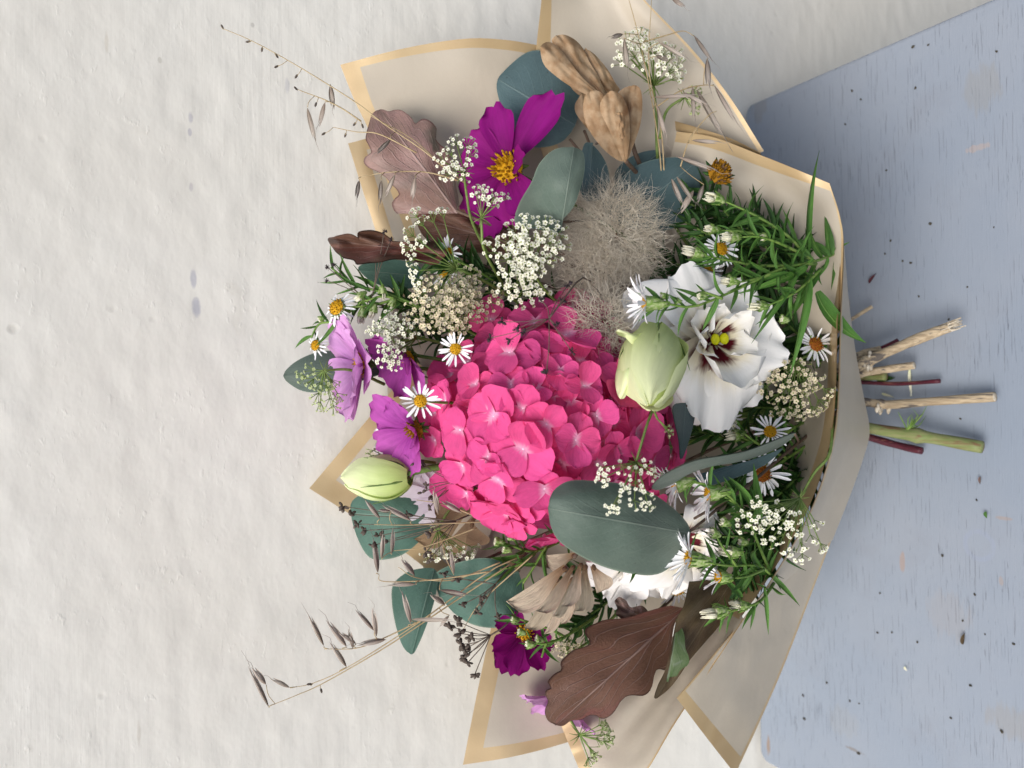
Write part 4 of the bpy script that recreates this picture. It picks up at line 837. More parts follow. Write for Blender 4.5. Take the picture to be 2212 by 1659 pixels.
# ------------------------------------------------------------------ asters
def head_parts(root, X, Y, h, n, r0, seed, npet=24, open_=8, disc='yellow', size=1.0, rows=1, dz=0.34, skip=None):
    """one open aster head with its ray petals, disc and scaly green cup; n = direction it faces"""
    r = random.Random(seed); p = P(X, Y, h); m = mpp(p); R = r0 * m; n = n.normalized(); M0 = frame(p, n); B3 = M0.to_3x3()
    dm = variants('ad' + disc, 2, lambda i: disc_mesh('disc', [MAT[disc], MAT['yellow_brown']], i + 7, 40, 0.4, 0.14))
    f = link('flower_head', r.choice(dm), root, sm(M0, R * dz))
    pm = variants('ray', 6, lambda i: petal_mesh('ray_petal', MAT['aster'], 'strap', 0.115 + .02*(i % 3), 0.25, -.16 + .09*(i % 4), .012, 6, 2, i + 80))
    for j in range(npet):
        a = j * 6.2832 / npet + jit(r, .12); el = rad(open_ + jit(r, 16)); 
        if r.random() < .07: continue
        if skip and skip[0] < math.degrees(a) % 360 < skip[1]: continue
        d = B3 @ Vector((math.cos(a), math.sin(a), 0)); x = d*math.cos(el) + n*math.sin(el); z = n*math.cos(el) - d*math.sin(el)
        s = R * r.uniform(.72, 1.08); link('ray_petal', r.choice(pm), f, sm(frame(p + d*R*dz*.7 - n*R*.02, z, x), s * (1 - dz * .55), s, s))
    cup(f, p, n, R * dz * 1.05, R * .75, seed)
    return p, n, R
def cup(parent, p, n, r1, L, seed, name='bracts'):
    r = random.Random(seed); B3 = frame(p, n).to_3x3(); mb = MB()
    prof = [(0.0, -1.0), (.28, -.98), (.55, -.75), (.80, -.45), (.98, -.15), (1.0, 0.0)]
    mb.grid(lambda u, v: p + B3 @ Vector((math.cos(v*6.2832) * r1 * np.interp(u, lin(0, 1, 6), [q[0] for q in prof]), math.sin(v*6.2832) * r1 * np.interp(u, lin(0, 1, 6), [q[0] for q in prof]), L * np.interp(u, lin(0, 1, 6), [q[1] for q in prof]))), lin(0, 1, 7), lin(0, 1, 11))
    for k in range(26):
        u = r.uniform(.2, .95); a = r.uniform(0, 6.283); q = np.interp(u, lin(0, 1, 6), [z[0] for z in prof]); zz = np.interp(u, lin(0, 1, 6), [z[1] for z in prof])
        d = B3 @ Vector((math.cos(a), math.sin(a), 0)); b = p + d*r1*q + n*L*zz
        mb.tube([b - n*L*.12, b + d*r1*.10 + n*L*.05, b + d*r1*.20 + n*L*.20], [r1*.10, r1*.09, r1*.01], 4, mi=1, cap=False)
    mb.obj(name, [MAT['invol'], MAT['astem']], parent, p)
def bud_parts(root, X, Y, h, d, r0, seed, tuft=1.0, mat='asterbud'):
    """closed aster bud: green cup with a brush of cream petals"""
    r = random.Random(seed); p = P(X, Y, h); m = mpp(p); R = r0 * m; n = d.normalized(); B3 = frame(p, n).to_3x3()
    mb = MB(); mb.ball(p, R * .55, 5, 8, sq=(1, 1, .6), ax=B3)
    for k in range(18):
        a = r.uniform(0, 6.283); q = math.sqrt(r.random()) * .8; dd = B3 @ Vector((math.cos(a), math.sin(a), 0))
        mb.tube([p + dd*R*q*.8, p + dd*R*q*.95 + n*R*.5*tuft, p + dd*R*q*.8 + n*R*r.uniform(.9, 1.35)*tuft], [R*.14, R*.15, R*.05], 4)
    o = mb.obj('bud', MAT[mat], root, p); cup(o, p + n*R*.25, n, R * .95, R * 1.9, seed)
    return p
def leaf_variants():
    return variants('aleaf', 6, lambda i: petal_mesh('leaf', MAT['agreen'], 'lance', 0.13 + .025*(i % 3), 0.5, [-.35, .30, -.15, .45, .08, -.5][i], .012, 10, 2, i + 120, hook=[.22, -.28, .1, -.15, .32, -.35][i]))
def dleaf_variants():
    return variants('dleaf', 6, lambda i: petal_mesh('leaf', MAT['dgreen'], 'lance', 0.15 + .03*(i % 3), 0.5, [-.35, .28, -.15, .40, .08, -.4][i], .012, 8, 2, i + 150, hook=[.2, -.22, .1, -.12, .25, -.28][i]))
def put_leaf(root, p, x, z, L, vs, r):
    link('leaf', r.choice(vs), root, sm(frame(p, z, x), L))
def spray(label, stems, heads=(), buds=(), seed=0, leaf=62, gap=24, rpx=3.0, vs=None, mat='astem', extra=(), name='aster_stem', skip_first=0.0, dens=1.0):
    """stems: list of polylines (X,Y,h) from the base outwards"""
    r = random.Random(seed); root = thing(name, label, 'aster', P(*stems[0][0]), 'leafy aster stems'); vs = vs or leaf_variants()
    for px in stems:
        n = 18; pts = path(px, n); m = mpp(pts[0]); MB().tube(pts, [rpx * m * (1.15 - .5*i/(n-1)) for i in range(n)], 6).obj('stem', MAT[mat], root)
        L = sum((pts[i+1] - pts[i]).length for i in range(n-1)) / m; k = int(L / gap * dens); side = 1
        for j in range(k):
            t = skip_first + (1 - skip_first) * (j + .6 + jit(r, .3)) / max(1, k); t = min(.985, max(.02, t)); x = t * (n-1); i = min(int(x), n-2); q = pts[i].lerp(pts[i+1], x - i)
            tg = (pts[i+1] - pts[i]).normalized(); side = -side; ang = rad(r.uniform(28, 62))
            sd = tg.cross(BZ).normalized(); rot = r.uniform(-.9, .9); o = (sd * math.cos(rot) * side + BZ * math.sin(rot)).normalized()
            d = tg * math.cos(ang) + o * math.sin(ang); z = (tg - d * tg.dot(d)).normalized() if r.random() < .6 else (BZ - d * BZ.dot(d)).normalized()
            put_leaf(root, q, d, z, leaf * m * r.uniform(.55, 1.2) * (1.15 - .4*t), vs, r)
    for X0, Y0, h0, X1, Y1, h1, w in extra:                # single long leaves drawn one by one
        a, b = P(X0, Y0, h0), P(X1, Y1, h1); x = b - a; Lm = x.length; z = (BZ - x * (BZ.dot(x) / Lm**2)).normalized()
        link('leaf', r.choice(vs), root, sm(frame(a, z, x), Lm, w * mpp(a) / .15, Lm))
    for q in heads: head_parts(root, *q[:6], **(q[6] if len(q) > 6 else {}))
    for q in buds: bud_parts(root, *q)
    return root
side = lambda a, e=10: aim(a, e)
spray('aster stem with cream buds and one white side flower at the right front rim',
  [[(1812, 545, .060), (1756, 566, .076), (1690, 580, .086), (1590, 626, .094), (1500, 662, .100), (1440, 656, .102), (1412, 656, .102)],
   [(1760, 564, .076), (1690, 528, .080), (1640, 512, .082), (1604, 512, .082)],
   [(1752, 562, .074), (1700, 508, .074), (1640, 470, .072), (1600, 450, .070), (1568, 436, .068)],
   [(1764, 570, .076), (1650, 574, .082), (1570, 562, .082), (1522, 552, .082)],
   [(1776, 580, .076), (1720, 630, .084), (1660, 660, .088)],
   [(1660, 510, .080), (1600, 500, .076), (1558, 498, .072)],
   [(1690, 582, .086), (1640, 600, .090), (1596, 610, .094)],
   [(1560, 645, .098), (1530, 634, .100), (1516, 630, .100)]],
  heads=[(1393, 655, .102, aim(183, -6), 66, 5, dict(npet=30, open_=30, dz=.24))],
  buds=[(1580, 512, .083, aim(180), 13, 1, 1.5), (1545, 430, .068, aim(197), 14, 2, 1.4), (1500, 546, .082, aim(195), 14, 3, 1.6), (1640, 661, .088, aim(180), 13, 4, 1.6), (1536, 496, .072, aim(185), 12, 5), (1575, 607, .094, aim(185), 13, 6, 1.2), (1512, 640, .100, aim(180), 10, 7, .5), (1460, 650, .102, aim(180), 8, 8, .4), (1430, 640, .101, aim(185), 9, 9, .4), (1690, 690, .086, aim(190), 10, 10, .3), (1650, 512, .08, aim(170), 9, 11, .8)],
  seed=3, leaf=66, gap=17, extra=[(1745, 548, .074, 1718, 352, .070, 11), (1747, 602, .080, 1716, 776, .094, 22), (1763, 630, .066, 1812, 770, .058, 34), (1720, 596, .084, 1640, 706, .092, 16), (1795, 552, .066, 1775, 482, .070, 18), (1790, 556, .068, 1720, 480, .060, 28), (1740, 575, .080, 1660, 640, .090, 15), (1770, 580, .076, 1700, 680, .082, 14), (1800, 548, .064, 1815, 515, .066, 10), (1700, 590, .086, 1600, 600, .094, 13), (1730, 590, .08, 1660, 590, .088, 12)])
spray('aster stem with four white side flowers at the lower front rim',
  [[(1672, 1250, .060), (1640, 1222, .074), (1580, 1222, .086), (1530, 1216, .094), (1500, 1210, .096)],
   [(1668, 1246, .062), (1640, 1180, .072), (1610, 1110, .080), (1570, 1076, .086), (1546, 1068, .088)],
   [(1610, 1110, .080), (1560, 1060, .088), (1500, 1042, .092), (1472, 1048, .092)],
   [(1650, 1230, .072), (1610, 1246, .082), (1570, 1248, .088)],
   [(1672, 1260, .060), (1640, 1300, .070), (1580, 1320, .076), (1562, 1322, .078)],
   [(1590, 1222, .086), (1560, 1180, .090), (1548, 1160, .090)]],
  heads=[(1458, 1050, .092, aim(165, -4), 58, 11, dict(npet=26, open_=30, dz=.25)), (1530, 1066, .088, aim(176, -6), 64, 12, dict(npet=28, open_=26, dz=.25)), (1488, 1206, .097, aim(190, -2), 72, 13, dict(npet=28, open_=32, dz=.25)), (1552, 1246, .088, aim(190, 6), 46, 14, dict(npet=14, open_=52, dz=.3))],
  buds=[(1548, 1322, .079, aim(178), 17, 21, 1.7), (1598, 1308, .074, aim(185), 14, 22, 1.4), (1540, 1152, .090, aim(200), 12, 23, .7), (1562, 1128, .090, aim(200), 11, 24, .5), (1580, 1192, .088, aim(190), 15, 25, 1.5), (1600, 1170, .084, aim(190), 10, 26, .5)],
  seed=7, leaf=58, gap=17, extra=[(1662, 1240, .064, 1722, 1292, .066, 13), (1650, 1270, .066, 1656, 1368, .072, 12), (1640, 1225, .074, 1560, 1160, .090, 15), (1600, 1290, .076, 1562, 1240, .086, 11), (1625, 1100, .080, 1590, 1010, .086, 15), (1640, 1120, .076, 1620, 1030, .080, 18), (1350, 1205, .09, 1346, 1245, .092, 9), (1372, 1215, .09, 1372, 1262, .092, 9)])
spray('aster stem with a daisy and pale buds standing up against the wall',
  [[(1000, 720, .030), (900, 660, .036), (820, 630, .036), (760, 612, .034), (715, 578, .030)],
   [(860, 645, .036), (800, 660, .036), (740, 664, .034)],
   [(800, 640, .036), (730, 690, .030), (690, 700, .026), (672, 730, .026)],
   [(880, 655, .036), (830, 640, .038), (790, 650, .038)]],
  heads=[(727, 664, .034, V(-.55, -.25, .75), 44, 31, dict(npet=20, open_=-30, dz=.42)), (681, 746, .028, V(-.6, -.1, .8), 30, 32, dict(npet=18, open_=-18, dz=.4))],
  buds=[(778, 640, .037, aim(140), 10, 41, 1.2), (826, 632, .038, aim(90), 10, 42, 1.3), (806, 672, .038, aim(110), 10, 43, 1.3), (782, 682, .037, aim(100), 11, 44, 1.3), (846, 660, .038, aim(110), 10, 45, 1.2), (692, 690, .027, aim(150), 8, 46, .5)],
  seed=9, leaf=66, gap=20, extra=[(770, 618, .036, 730, 560, .034, 9), (790, 624, .036, 720, 604, .034, 8), (800, 630, .036, 745, 590, .034, 10)])
spray('white daisy facing out at the left edge of the hydrangea',
  [[(1100, 860, .030), (1000, 870, .056), (930, 868, .074), (914, 866, .076)]], heads=[(908, 866, .080, V(-.12, .05, 1), 42, 51, dict(npet=19, open_=4, dz=.36))], seed=11, leaf=30, gap=200)
spray('white daisy half covered by hydrangea petals near the lace flowers',
  [[(1080, 790, .030), (1020, 770, .052), (990, 758, .064)]], heads=[(984, 754, .068, V(-.3, .1, 1), 38, 52, dict(npet=20, open_=6, dz=.36))], seed=12, leaf=30, gap=200)
spray('white daisy with yellow centre above the white lisianthus among green leaves',
  [[(1720, 720, .030), (1640, 640, .042), (1580, 560, .056), (1562, 545, .058)], [(1640, 640, .042), (1560, 620, .046), (1500, 600, .046)], [(1660, 660, .040), (1600, 560, .044), (1500, 500, .044)]],
  heads=[(1557, 538, .062, V(.05, 0, 1), 42, 53, dict(npet=22, open_=2, dz=.38)), (1530, 585, .050, V(-.2, .1, 1), 34, 54, dict(npet=18, open_=10))], seed=13, leaf=58, gap=15, vs=None)
spray('daisy with rusty centre near the front rim above the lace cluster',
  [[(1800, 800, .030), (1785, 770, .044), (1768, 750, .052)]], heads=[(1762, 744, .056, V(.1, -.35, 1), 48, 55, dict(npet=20, open_=6, disc='orange_brown', dz=.36))], seed=14, leaf=50, gap=14)
spray('large white daisy with rusty brown centre in the dark lower foliage',
  [[(1760, 950, .030), (1700, 990, .042), (1660, 1015, .052)], [(1700, 990, .042), (1640, 960, .050), (1600, 930, .05)]], heads=[(1648, 1024, .056, V(.05, .05, 1), 56, 56, dict(npet=22, open_=4, disc='orange_brown', dz=.34))], seed=15, leaf=52, gap=15)
spray('white daisies partly hidden around the narrow eucalyptus leaf',
  [[(1760, 900, .020), (1700, 930, .040), (1670, 935, .052)], [(1720, 920, .035), (1660, 960, .040), (1600, 945, .045)]], heads=[(1664, 932, .056, V(-.4, .1, .8), 42, 57, dict(npet=20, open_=14)), (1625, 1115, .052, V(.2, .1, 1), 42, 58, dict(npet=20, open_=8)), (1465, 1275, .040, V(.1, .5, .7), 46, 59, dict(npet=18, open_=10)), (1610, 1248, .050, V(.2, .2, 1), 42, 60, dict(npet=18, open_=8))], buds=[(1588, 940, .050, aim(170), 14, 61, 1.4), (1510, 905, .046, aim(170), 10, 62, 1.2)], seed=16, leaf=46, gap=15)
spray('white daisies deep between the lace flowers and the brown oak leaf',
  [[(1120, 640, .020), (1040, 590, .030), (980, 560, .034)]], heads=[(968, 545, .028, V(-.5, -.2, .8), 36, 63, dict(npet=18, open_=10)), (958, 590, .024, V(-.3, .2, 1), 32, 64, dict(npet=16, open_=8)), (832, 925, .030, V(-.8, .2, .6), 30, 65, dict(npet=16, open_=10)), (1575, 905, .044, V(.2, .1, 1), 36, 66, dict(npet=16, open_=10, disc='orange_brown'))], seed=17, leaf=40, gap=22)
spray('aster stem with small green buds beside the dark magenta cosmos',
  [[(1290, 1330, .030), (1230, 1370, .046), (1180, 1390, .054), (1150, 1388, .056)], [(1220, 1376, .048), (1190, 1360, .054), (1130, 1340, .058), (1112, 1332, .058)], [(1180, 1390, .054), (1170, 1420, .056)]],
  buds=[(1140, 1392, .057, aim(185), 10, 71, .5), (1122, 1365, .058, aim(200), 9, 72, .4), (1108, 1338, .058, aim(200), 9, 73, .5), (1160, 1380, .056, aim(200), 9, 74, .4)], seed=18, leaf=50, gap=17)
spray('aster stem with green buds just below the hydrangea near the winged seeds',
  [[(1250, 1150, .020), (1160, 1190, .036), (1110, 1180, .044), (1085, 1172, .046)], [(1160, 1190, .036), (1120, 1220, .040), (1080, 1230, .040)], [(1180, 1180, .034), (1150, 1230, .036), (1130, 1260, .036)]],
  buds=[(1072, 1170, .047, aim(190), 11, 75, .4), (1090, 1186, .046, aim(200), 10, 76, .4), (1100, 1160, .046, aim(200), 9, 77, .4)], seed=19, leaf=64, gap=17, extra=[(1120, 1200, .04, 1062, 1226, .042, 14)])
DEEP = [('left of the white lisianthus', [[(1760, 820, .004), (1620, 700, .018), (1500, 590, .030), (1430, 560, .034)], [(1620, 700, .018), (1540, 640, .028), (1440, 610, .036)]]),
        ('behind the feathery seed head', [[(1760, 780, .004), (1660, 620, .022), (1560, 480, .036), (1490, 440, .040)], [(1660, 620, .022), (1600, 520, .036), (1500, 510, .040)]]),
        ('under the cream aster buds', [[(1790, 780, .010), (1740, 640, .034), (1660, 540, .046), (1600, 480, .050)], [(1740, 660, .034), (1700, 580, .046), (1640, 600, .050)]]),
        ('under the beige lace cluster', [[(1800, 860, .010), (1720, 800, .032), (1640, 760, .038)], [(1790, 870, .010), (1700, 880, .034), (1620, 880, .040)]]),
        ('under the narrow eucalyptus leaf', [[(1800, 900, .010), (1700, 950, .032), (1590, 950, .040), (1500, 930, .040)], [(1700, 960, .03), (1620, 1010, .044), (1560, 1030, .05)]]),
        ('behind the rusty daisy', [[(1790, 920, .012), (1720, 1030, .040), (1640, 1080, .050), (1580, 1060, .056)], [(1730, 1020, .04), (1680, 1070, .05), (1600, 1120, .06)]]),
        ('under the lower white lace flower', [[(1780, 940, .012), (1700, 1100, .044), (1620, 1190, .056), (1560, 1200, .06)], [(1700, 1100, .044), (1640, 1150, .056), (1560, 1160, .060)]]),
        ('behind the winged seeds', [[(1600, 1050, .010), (1400, 1230, .020), (1300, 1310, .030), (1240, 1350, .034)], [(1400, 1230, .02), (1300, 1250, .03), (1200, 1270, .034)]]),
        ('behind the white lace flowers', [[(1500, 760, .010), (1200, 640, .022), (1050, 590, .028), (930, 560, .030)], [(1200, 640, .022), (1080, 680, .03), (940, 690, .032)]]),
        ('behind the lilac cosmos', [[(1300, 800, .010), (1050, 720, .024), (930, 680, .030), (860, 640, .032)], [(1050, 720, .024), (960, 740, .03), (880, 720, .034)]]),
        ('along the inside of the front paper rim', [[(1800, 800, .018), (1780, 700, .040), (1740, 600, .050), (1680, 520, .052), (1620, 450, .052)], [(1760, 640, .048), (1720, 560, .054), (1660, 480, .054)]]),
        ('beside the spent yellow centre', [[(1740, 640, .030), (1640, 540, .040), (1560, 450, .046), (1520, 410, .046)], [(1640, 540, .040), (1560, 520, .046), (1480, 480, .046)]]),
        ('low inside the front paper fold', [[(1760, 960, .020), (1700, 1080, .046), (1640, 1200, .056), (1590, 1280, .058)], [(1700, 1080, .046), (1680, 1160, .056), (1640, 1240, .060)]]),
        ('between lisianthus and front paper', [[(1790, 820, .014), (1740, 740, .036), (1690, 690, .046), (1650, 640, .05)], [(1740, 740, .036), (1700, 780, .046), (1660, 760, .048)]])]
for i, (where, st) in enumerate(DEEP):
    spray('dark leafy green stem deep in the bouquet ' + where, st, seed=40 + i, leaf=72, gap=7.5, vs=dleaf_variants(), mat='gstem', name='green_foliage_stem')

# ------------------------------------------------------------------ umbels
def floret_mesh(mat, i):
    r = random.Random(i); mb = MB()
    for k in range(5):
        a = k * 1.2566 + jit(r, .2); c, s = math.cos(a), math.sin(a); b = len(mb.v); l = r.uniform(.85, 1.1); w = .42
        for x, y, z in ((.12, -.1, .02), (.62*l, -w, .26), (1.0*l, 0, .14), (.62*l, w, .26), (.12, .1, .02)):
            mb.v.append(Vector((x*c - y*s, x*s + y*c, z))); mb.uv.append((x, y))
        mb.f += [(b, b+1, b+2), (b, b+2, b+3), (b, b+3, b+4)]; mb.mi += [0]*3
    mb.ball(Vector((0, 0, .08)), .26, 3, 5, mi=1); mb.tube([Vector((0, 0, -.7)), Vector((0, 0, .05))], [.16, .2], 4, mi=1, cap=False)
    return mb.mesh('floret', [MAT[mat], MAT['ue']])
def umbel(label, hub, cells, stem, fpx=4.6, mat='uw', per=12, spread=20, seed=0, dome=10, flat=0.5, back=None, bracts=True):
    """hub (X,Y,h); cells: umbellet centres (X,Y,h); each carries per florets within spread px"""
    spread *= 1.18; r = random.Random(seed); H = P(*hub); m = mpp(H); root = thing('lace_flower', label, 'lace flower', P(*stem[-1]), 'lacy white umbel flowers')
    pts = path([hub] + stem, 14); MB().tube(pts, [2.6*m*(1 + .5*i/13) for i in range(14)], 6).obj('stem', MAT['ustem'], root)
    fm = variants('fl' + mat, 4, lambda i: floret_mesh(mat, i + 5))
    if bracts:
        mb = MB()
        for k in range(9):
            d = aim(k*40 + jit(r, 15), r.uniform(-30, 30)); mb.tube([H, H + d*14*m, H + d*26*m - BZ*4*m], [1.2*m, 1*m, .3*m], 4)
        mb.obj('bract', MAT['ustem'], root)
    for (X, Y, h) in cells:
        C = P(X, Y, h); ax = (C - H); ax = (ax.normalized() + BZ * flat).normalized(); u = C - ax * spread * .95 * m
        mid = H.lerp(u, .5) + BZ * 2 * m; mb = MB(); mb.tube(cr([H, mid, u], 6), [1.5*m, 1.4*m, 1.3*m, 1.2*m, 1.2*m, 1.2*m], 4)
        T = frame(C, ax).to_3x3(); fs = []
        n = max(3, int(per * r.uniform(.65, 1.15))); tries = 0
        while len(fs) < n and tries < 400:
            tries += 1; q = math.sqrt(r.random()); a = r.uniform(0, 6.283); v = Vector((math.cos(a)*q, math.sin(a)*q, 0))
            if all((v - w).length > 1.45 / math.sqrt(n) * .9 for w in fs): fs.append(v)
        spots = []
        for v in fs:
            q = C + T @ Vector((v.x*spread, v.y*spread, dome*(.5 - v.length_squared) + jit(r, 3))) * m
            mb.tube([u, u.lerp(q, .6) + BZ*m, q], [.8*m, .7*m, .8*m], 3, cap=False); spots.append((q, (q - u).normalized()))
        o = mb.obj('umbellet', MAT['ustem'], root)
        for q, d in spots:
            d = (d + BZ*.45 + V(jit(r, .3), jit(r, .3), 0)).normalized(); s = fpx * 1.12 * m * r.uniform(.7, 1.25)
            link('floret', r.choice(fm), o, sm(frame(q, d, aim(r.uniform(0, 360))), s))
    return root
def cells(cx, cy, rx, ry, h, n, seed, hv=.004, rot=0, gap=None):
    r = random.Random(seed); out = []; tries = 0; gap = gap or 1.5 * math.sqrt(rx * ry / n)
    while len(out) < n and tries < 4000:
        tries += 1; q = math.sqrt(r.random()); a = r.uniform(0, 6.283); x, y = math.cos(a)*q*rx, math.sin(a)*q*ry; c, s = math.cos(rad(rot)), math.sin(rad(rot)); X, Y = cx + x*c - y*s, cy + x*s + y*c
        if all(math.hypot(X - o[0], Y - o[1]) > gap for o in out): out.append((X, Y, h + hv*(1 - q*q) + r.uniform(-.002, .002)))
        else: gap *= .9995
    return out
umbel('open white lace flower at the top right among the oat husks', (1412, 186, .034), cells(1372, 105, 48, 36, .048, 9, 1) + cells(1432, 116, 30, 30, .050, 5, 2) + cells(1462, 150, 20, 18, .046, 3, 3), [(1418, 250, .034), (1420, 330, .034), (1440, 460, .020), (1600, 680, .010)], 5.2, 'uw', 8, 17, 1)
umbel('small white lace flower beside the cosmos and the copper leaf', (1002, 372, .058), cells(990, 345, 48, 46, .066, 9, 4), [(1008, 420, .052), (1020, 480, .044), (1060, 560, .030)], 4.6, 'uw', 8, 15, 2)
umbel('small lace flower in front of the lowest magenta petal', (1040, 470, .066), cells(1052, 424, 42, 16, .074, 6, 5), [(1041, 500, .064), (1048, 545, .058), (1100, 640, .030)], 4.6, 'uw', 8, 14, 3)
umbel('largest white lace flower directly above the hydrangea', (1150, 590, .050), cells(1158, 520, 62, 50, .070, 14, 6) + cells(1108, 560, 55, 50, .068, 8, 7) + cells(1128, 626, 52, 26, .066, 7, 8), [(1200, 650, .040), (1300, 720, .020)], 5.6, 'uw', 9, 20, 4)
umbel('lace flower seen from below with fan of green rays at the top', (986, 580, .056), [(890, 455, .060), (905, 475, .062), (930, 465, .058), (880, 500, .062), (876, 530, .064), (882, 556, .064), (890, 585, .064), (898, 610, .064), (910, 635, .062), (930, 648, .060), (955, 455, .056), (905, 520, .066)], [(1010, 590, .054), (1060, 615, .046), (1130, 660, .030)], 4.8, 'uw', 8, 15, 5, flat=.1)
umbel('dense cream and beige lace flower left of the largest one', (985, 700, .040), cells(955, 660, 70, 66, .060, 20, 9), [(1060, 740, .030), (1160, 780, .02)], 4.8, 'ub', 11, 18, 6)
umbel('beige green lace flower between the daisies and the white lace flowers', (1010, 640, .036), cells(1010, 640, 60, 55, .052, 12, 10), [(1080, 700, .030), (1160, 740, .02)], 4.6, 'ub', 10, 18, 7)
umbel('lace flower lying over the purple cosmos at the left', (900, 730, .048), cells(850, 715, 50, 34, .058, 9, 11) + cells(838, 770, 20, 26, .062, 4, 12), [(950, 740, .040), (1050, 780, .02)], 4.6, 'uw', 9, 16, 8)
umbel('faint green lace flower in front of the pointed leaf on the wall', (700, 800, .040), cells(712, 860, 30, 36, .040, 8, 13) + cells(668, 806, 28, 24, .038, 4, 14), [(760, 800, .034), (830, 830, .02)], 3.4, 'ug', 10, 15, 9)
umbel('white lace flower over the hydrangea and the big eucalyptus leaf', (1374, 998, .104), [(1297, 1012, .112), (1300, 1036, .112), (1340, 1010, .114), (1366, 1022, .116), (1400, 1010, .114), (1418, 1028, .112), (1376, 1048, .118), (1346, 1060, .118), (1330, 1096, .116), (1400, 1074, .116), (1372, 1092, .116), (1320, 1104, .116), (1404, 1096, .114)], [(1385, 960, .104), (1402, 905, .098), (1422, 868, .084), (1440, 840, .050), (1500, 850, .02)], 4.6, 'uw', 7, 15, 10)
umbel('cream beige lace cluster at the front paper rim beside the lisianthus', (1722, 780, .060), cells(1720, 848, 76, 56, .064, 20, 15), [(1750, 770, .050), (1790, 800, .030)], 4.9, 'ub', 10, 17, 11, flat=.3)
umbel('bright white lace flower hanging over the lower front paper', (1728, 1076, .076), [(1588, 1112, .086), (1612, 1122, .088), (1636, 1086, .090), (1655, 1100, .090), (1670, 1118, .092), (1640, 1128, .092), (1600, 1140, .088), (1690, 1096, .088), (1660, 1142, .092), (1690, 1130, .090), (1716, 1120, .086), (1640, 1160, .090), (1660, 1176, .088), (1690, 1166, .088), (1716, 1156, .086), (1740, 1146, .084), (1756, 1170, .082), (1730, 1186, .084), (1700, 1196, .086), (1768, 1136, .082), (1780, 1188, .080), (1735, 1212, .080)], [(1760, 1020, .074), (1792, 980, .072), (1800, 900, .060)], 5.2, 'uw', 6, 14, 12, flat=.2)
umbel('small white lace flower below the faded brown seeds', (946, 1144, .036), [(918, 1206, .040), (935, 1200, .042), (950, 1212, .042), (968, 1196, .044), (984, 1204, .044), (1000, 1194, .044), (1018, 1200, .042), (1030, 1188, .040), (975, 1178, .042)], [(965, 1110, .034), (1000, 1070, .030), (1060, 1040, .020)], 4.2, 'uw', 7, 12, 13, flat=.1)
umbel('green budded lace flower at the bottom edge on the paper flap', (1252, 1588, .048), [(1312, 1574, .054), (1322, 1588, .054), (1300, 1598, .054), (1318, 1606, .052), (1282, 1626, .050), (1290, 1640, .050), (1275, 1650, .048), (1306, 1562, .052)], [(1240, 1568, .046), (1226, 1540, .042), (1215, 1480, .030), (1230, 1380, .020)], 3.6, 'ug', 11, 13, 14, flat=.1)
umbel('tiny green lace bud cluster near the oats on the tall paper', (1478, 210, .040), [(1500, 204, .044), (1502, 238, .044), (1508, 192, .044)], [(1440, 240, .036), (1425, 300, .034)], 3.4, 'ug', 9, 12, 15)
umbel('tiny green bud cluster hanging over the dark hydrangea edge', (1420, 905, .098), [(1446, 928, .100), (1450, 940, .100)], [(1410, 880, .094), (1406, 868, .090), (1440, 840, .060)], 2.8, 'ug', 8, 9, 16, bracts=False)
umbel('tiny pale bud cluster above the slim green lisianthus bud', (830, 985, .026), [(800, 970, .028), (812, 980, .028), (796, 984, .028)], [(870, 990, .022), (940, 1000, .014)], 3.0, 'ug', 5, 9, 17, bracts=False)
umbel('small greyish lace flower behind the aster buds near the oak leaf', (1250, 1400, .030), cells(1215, 1392, 24, 24, .036, 5, 18), [(1290, 1370, .024), (1400, 1250, .012)], 3.8, 'ub', 8, 13, 18)
umbel('small white flower sprig under the lisianthus bloom in the dark', (1600, 900, .040), [(1572, 896, .046), (1560, 912, .046), (1578, 920, .046)], [(1650, 900, .030), (1740, 880, .015)], 4.0, 'uw', 6, 12, 19, bracts=False)

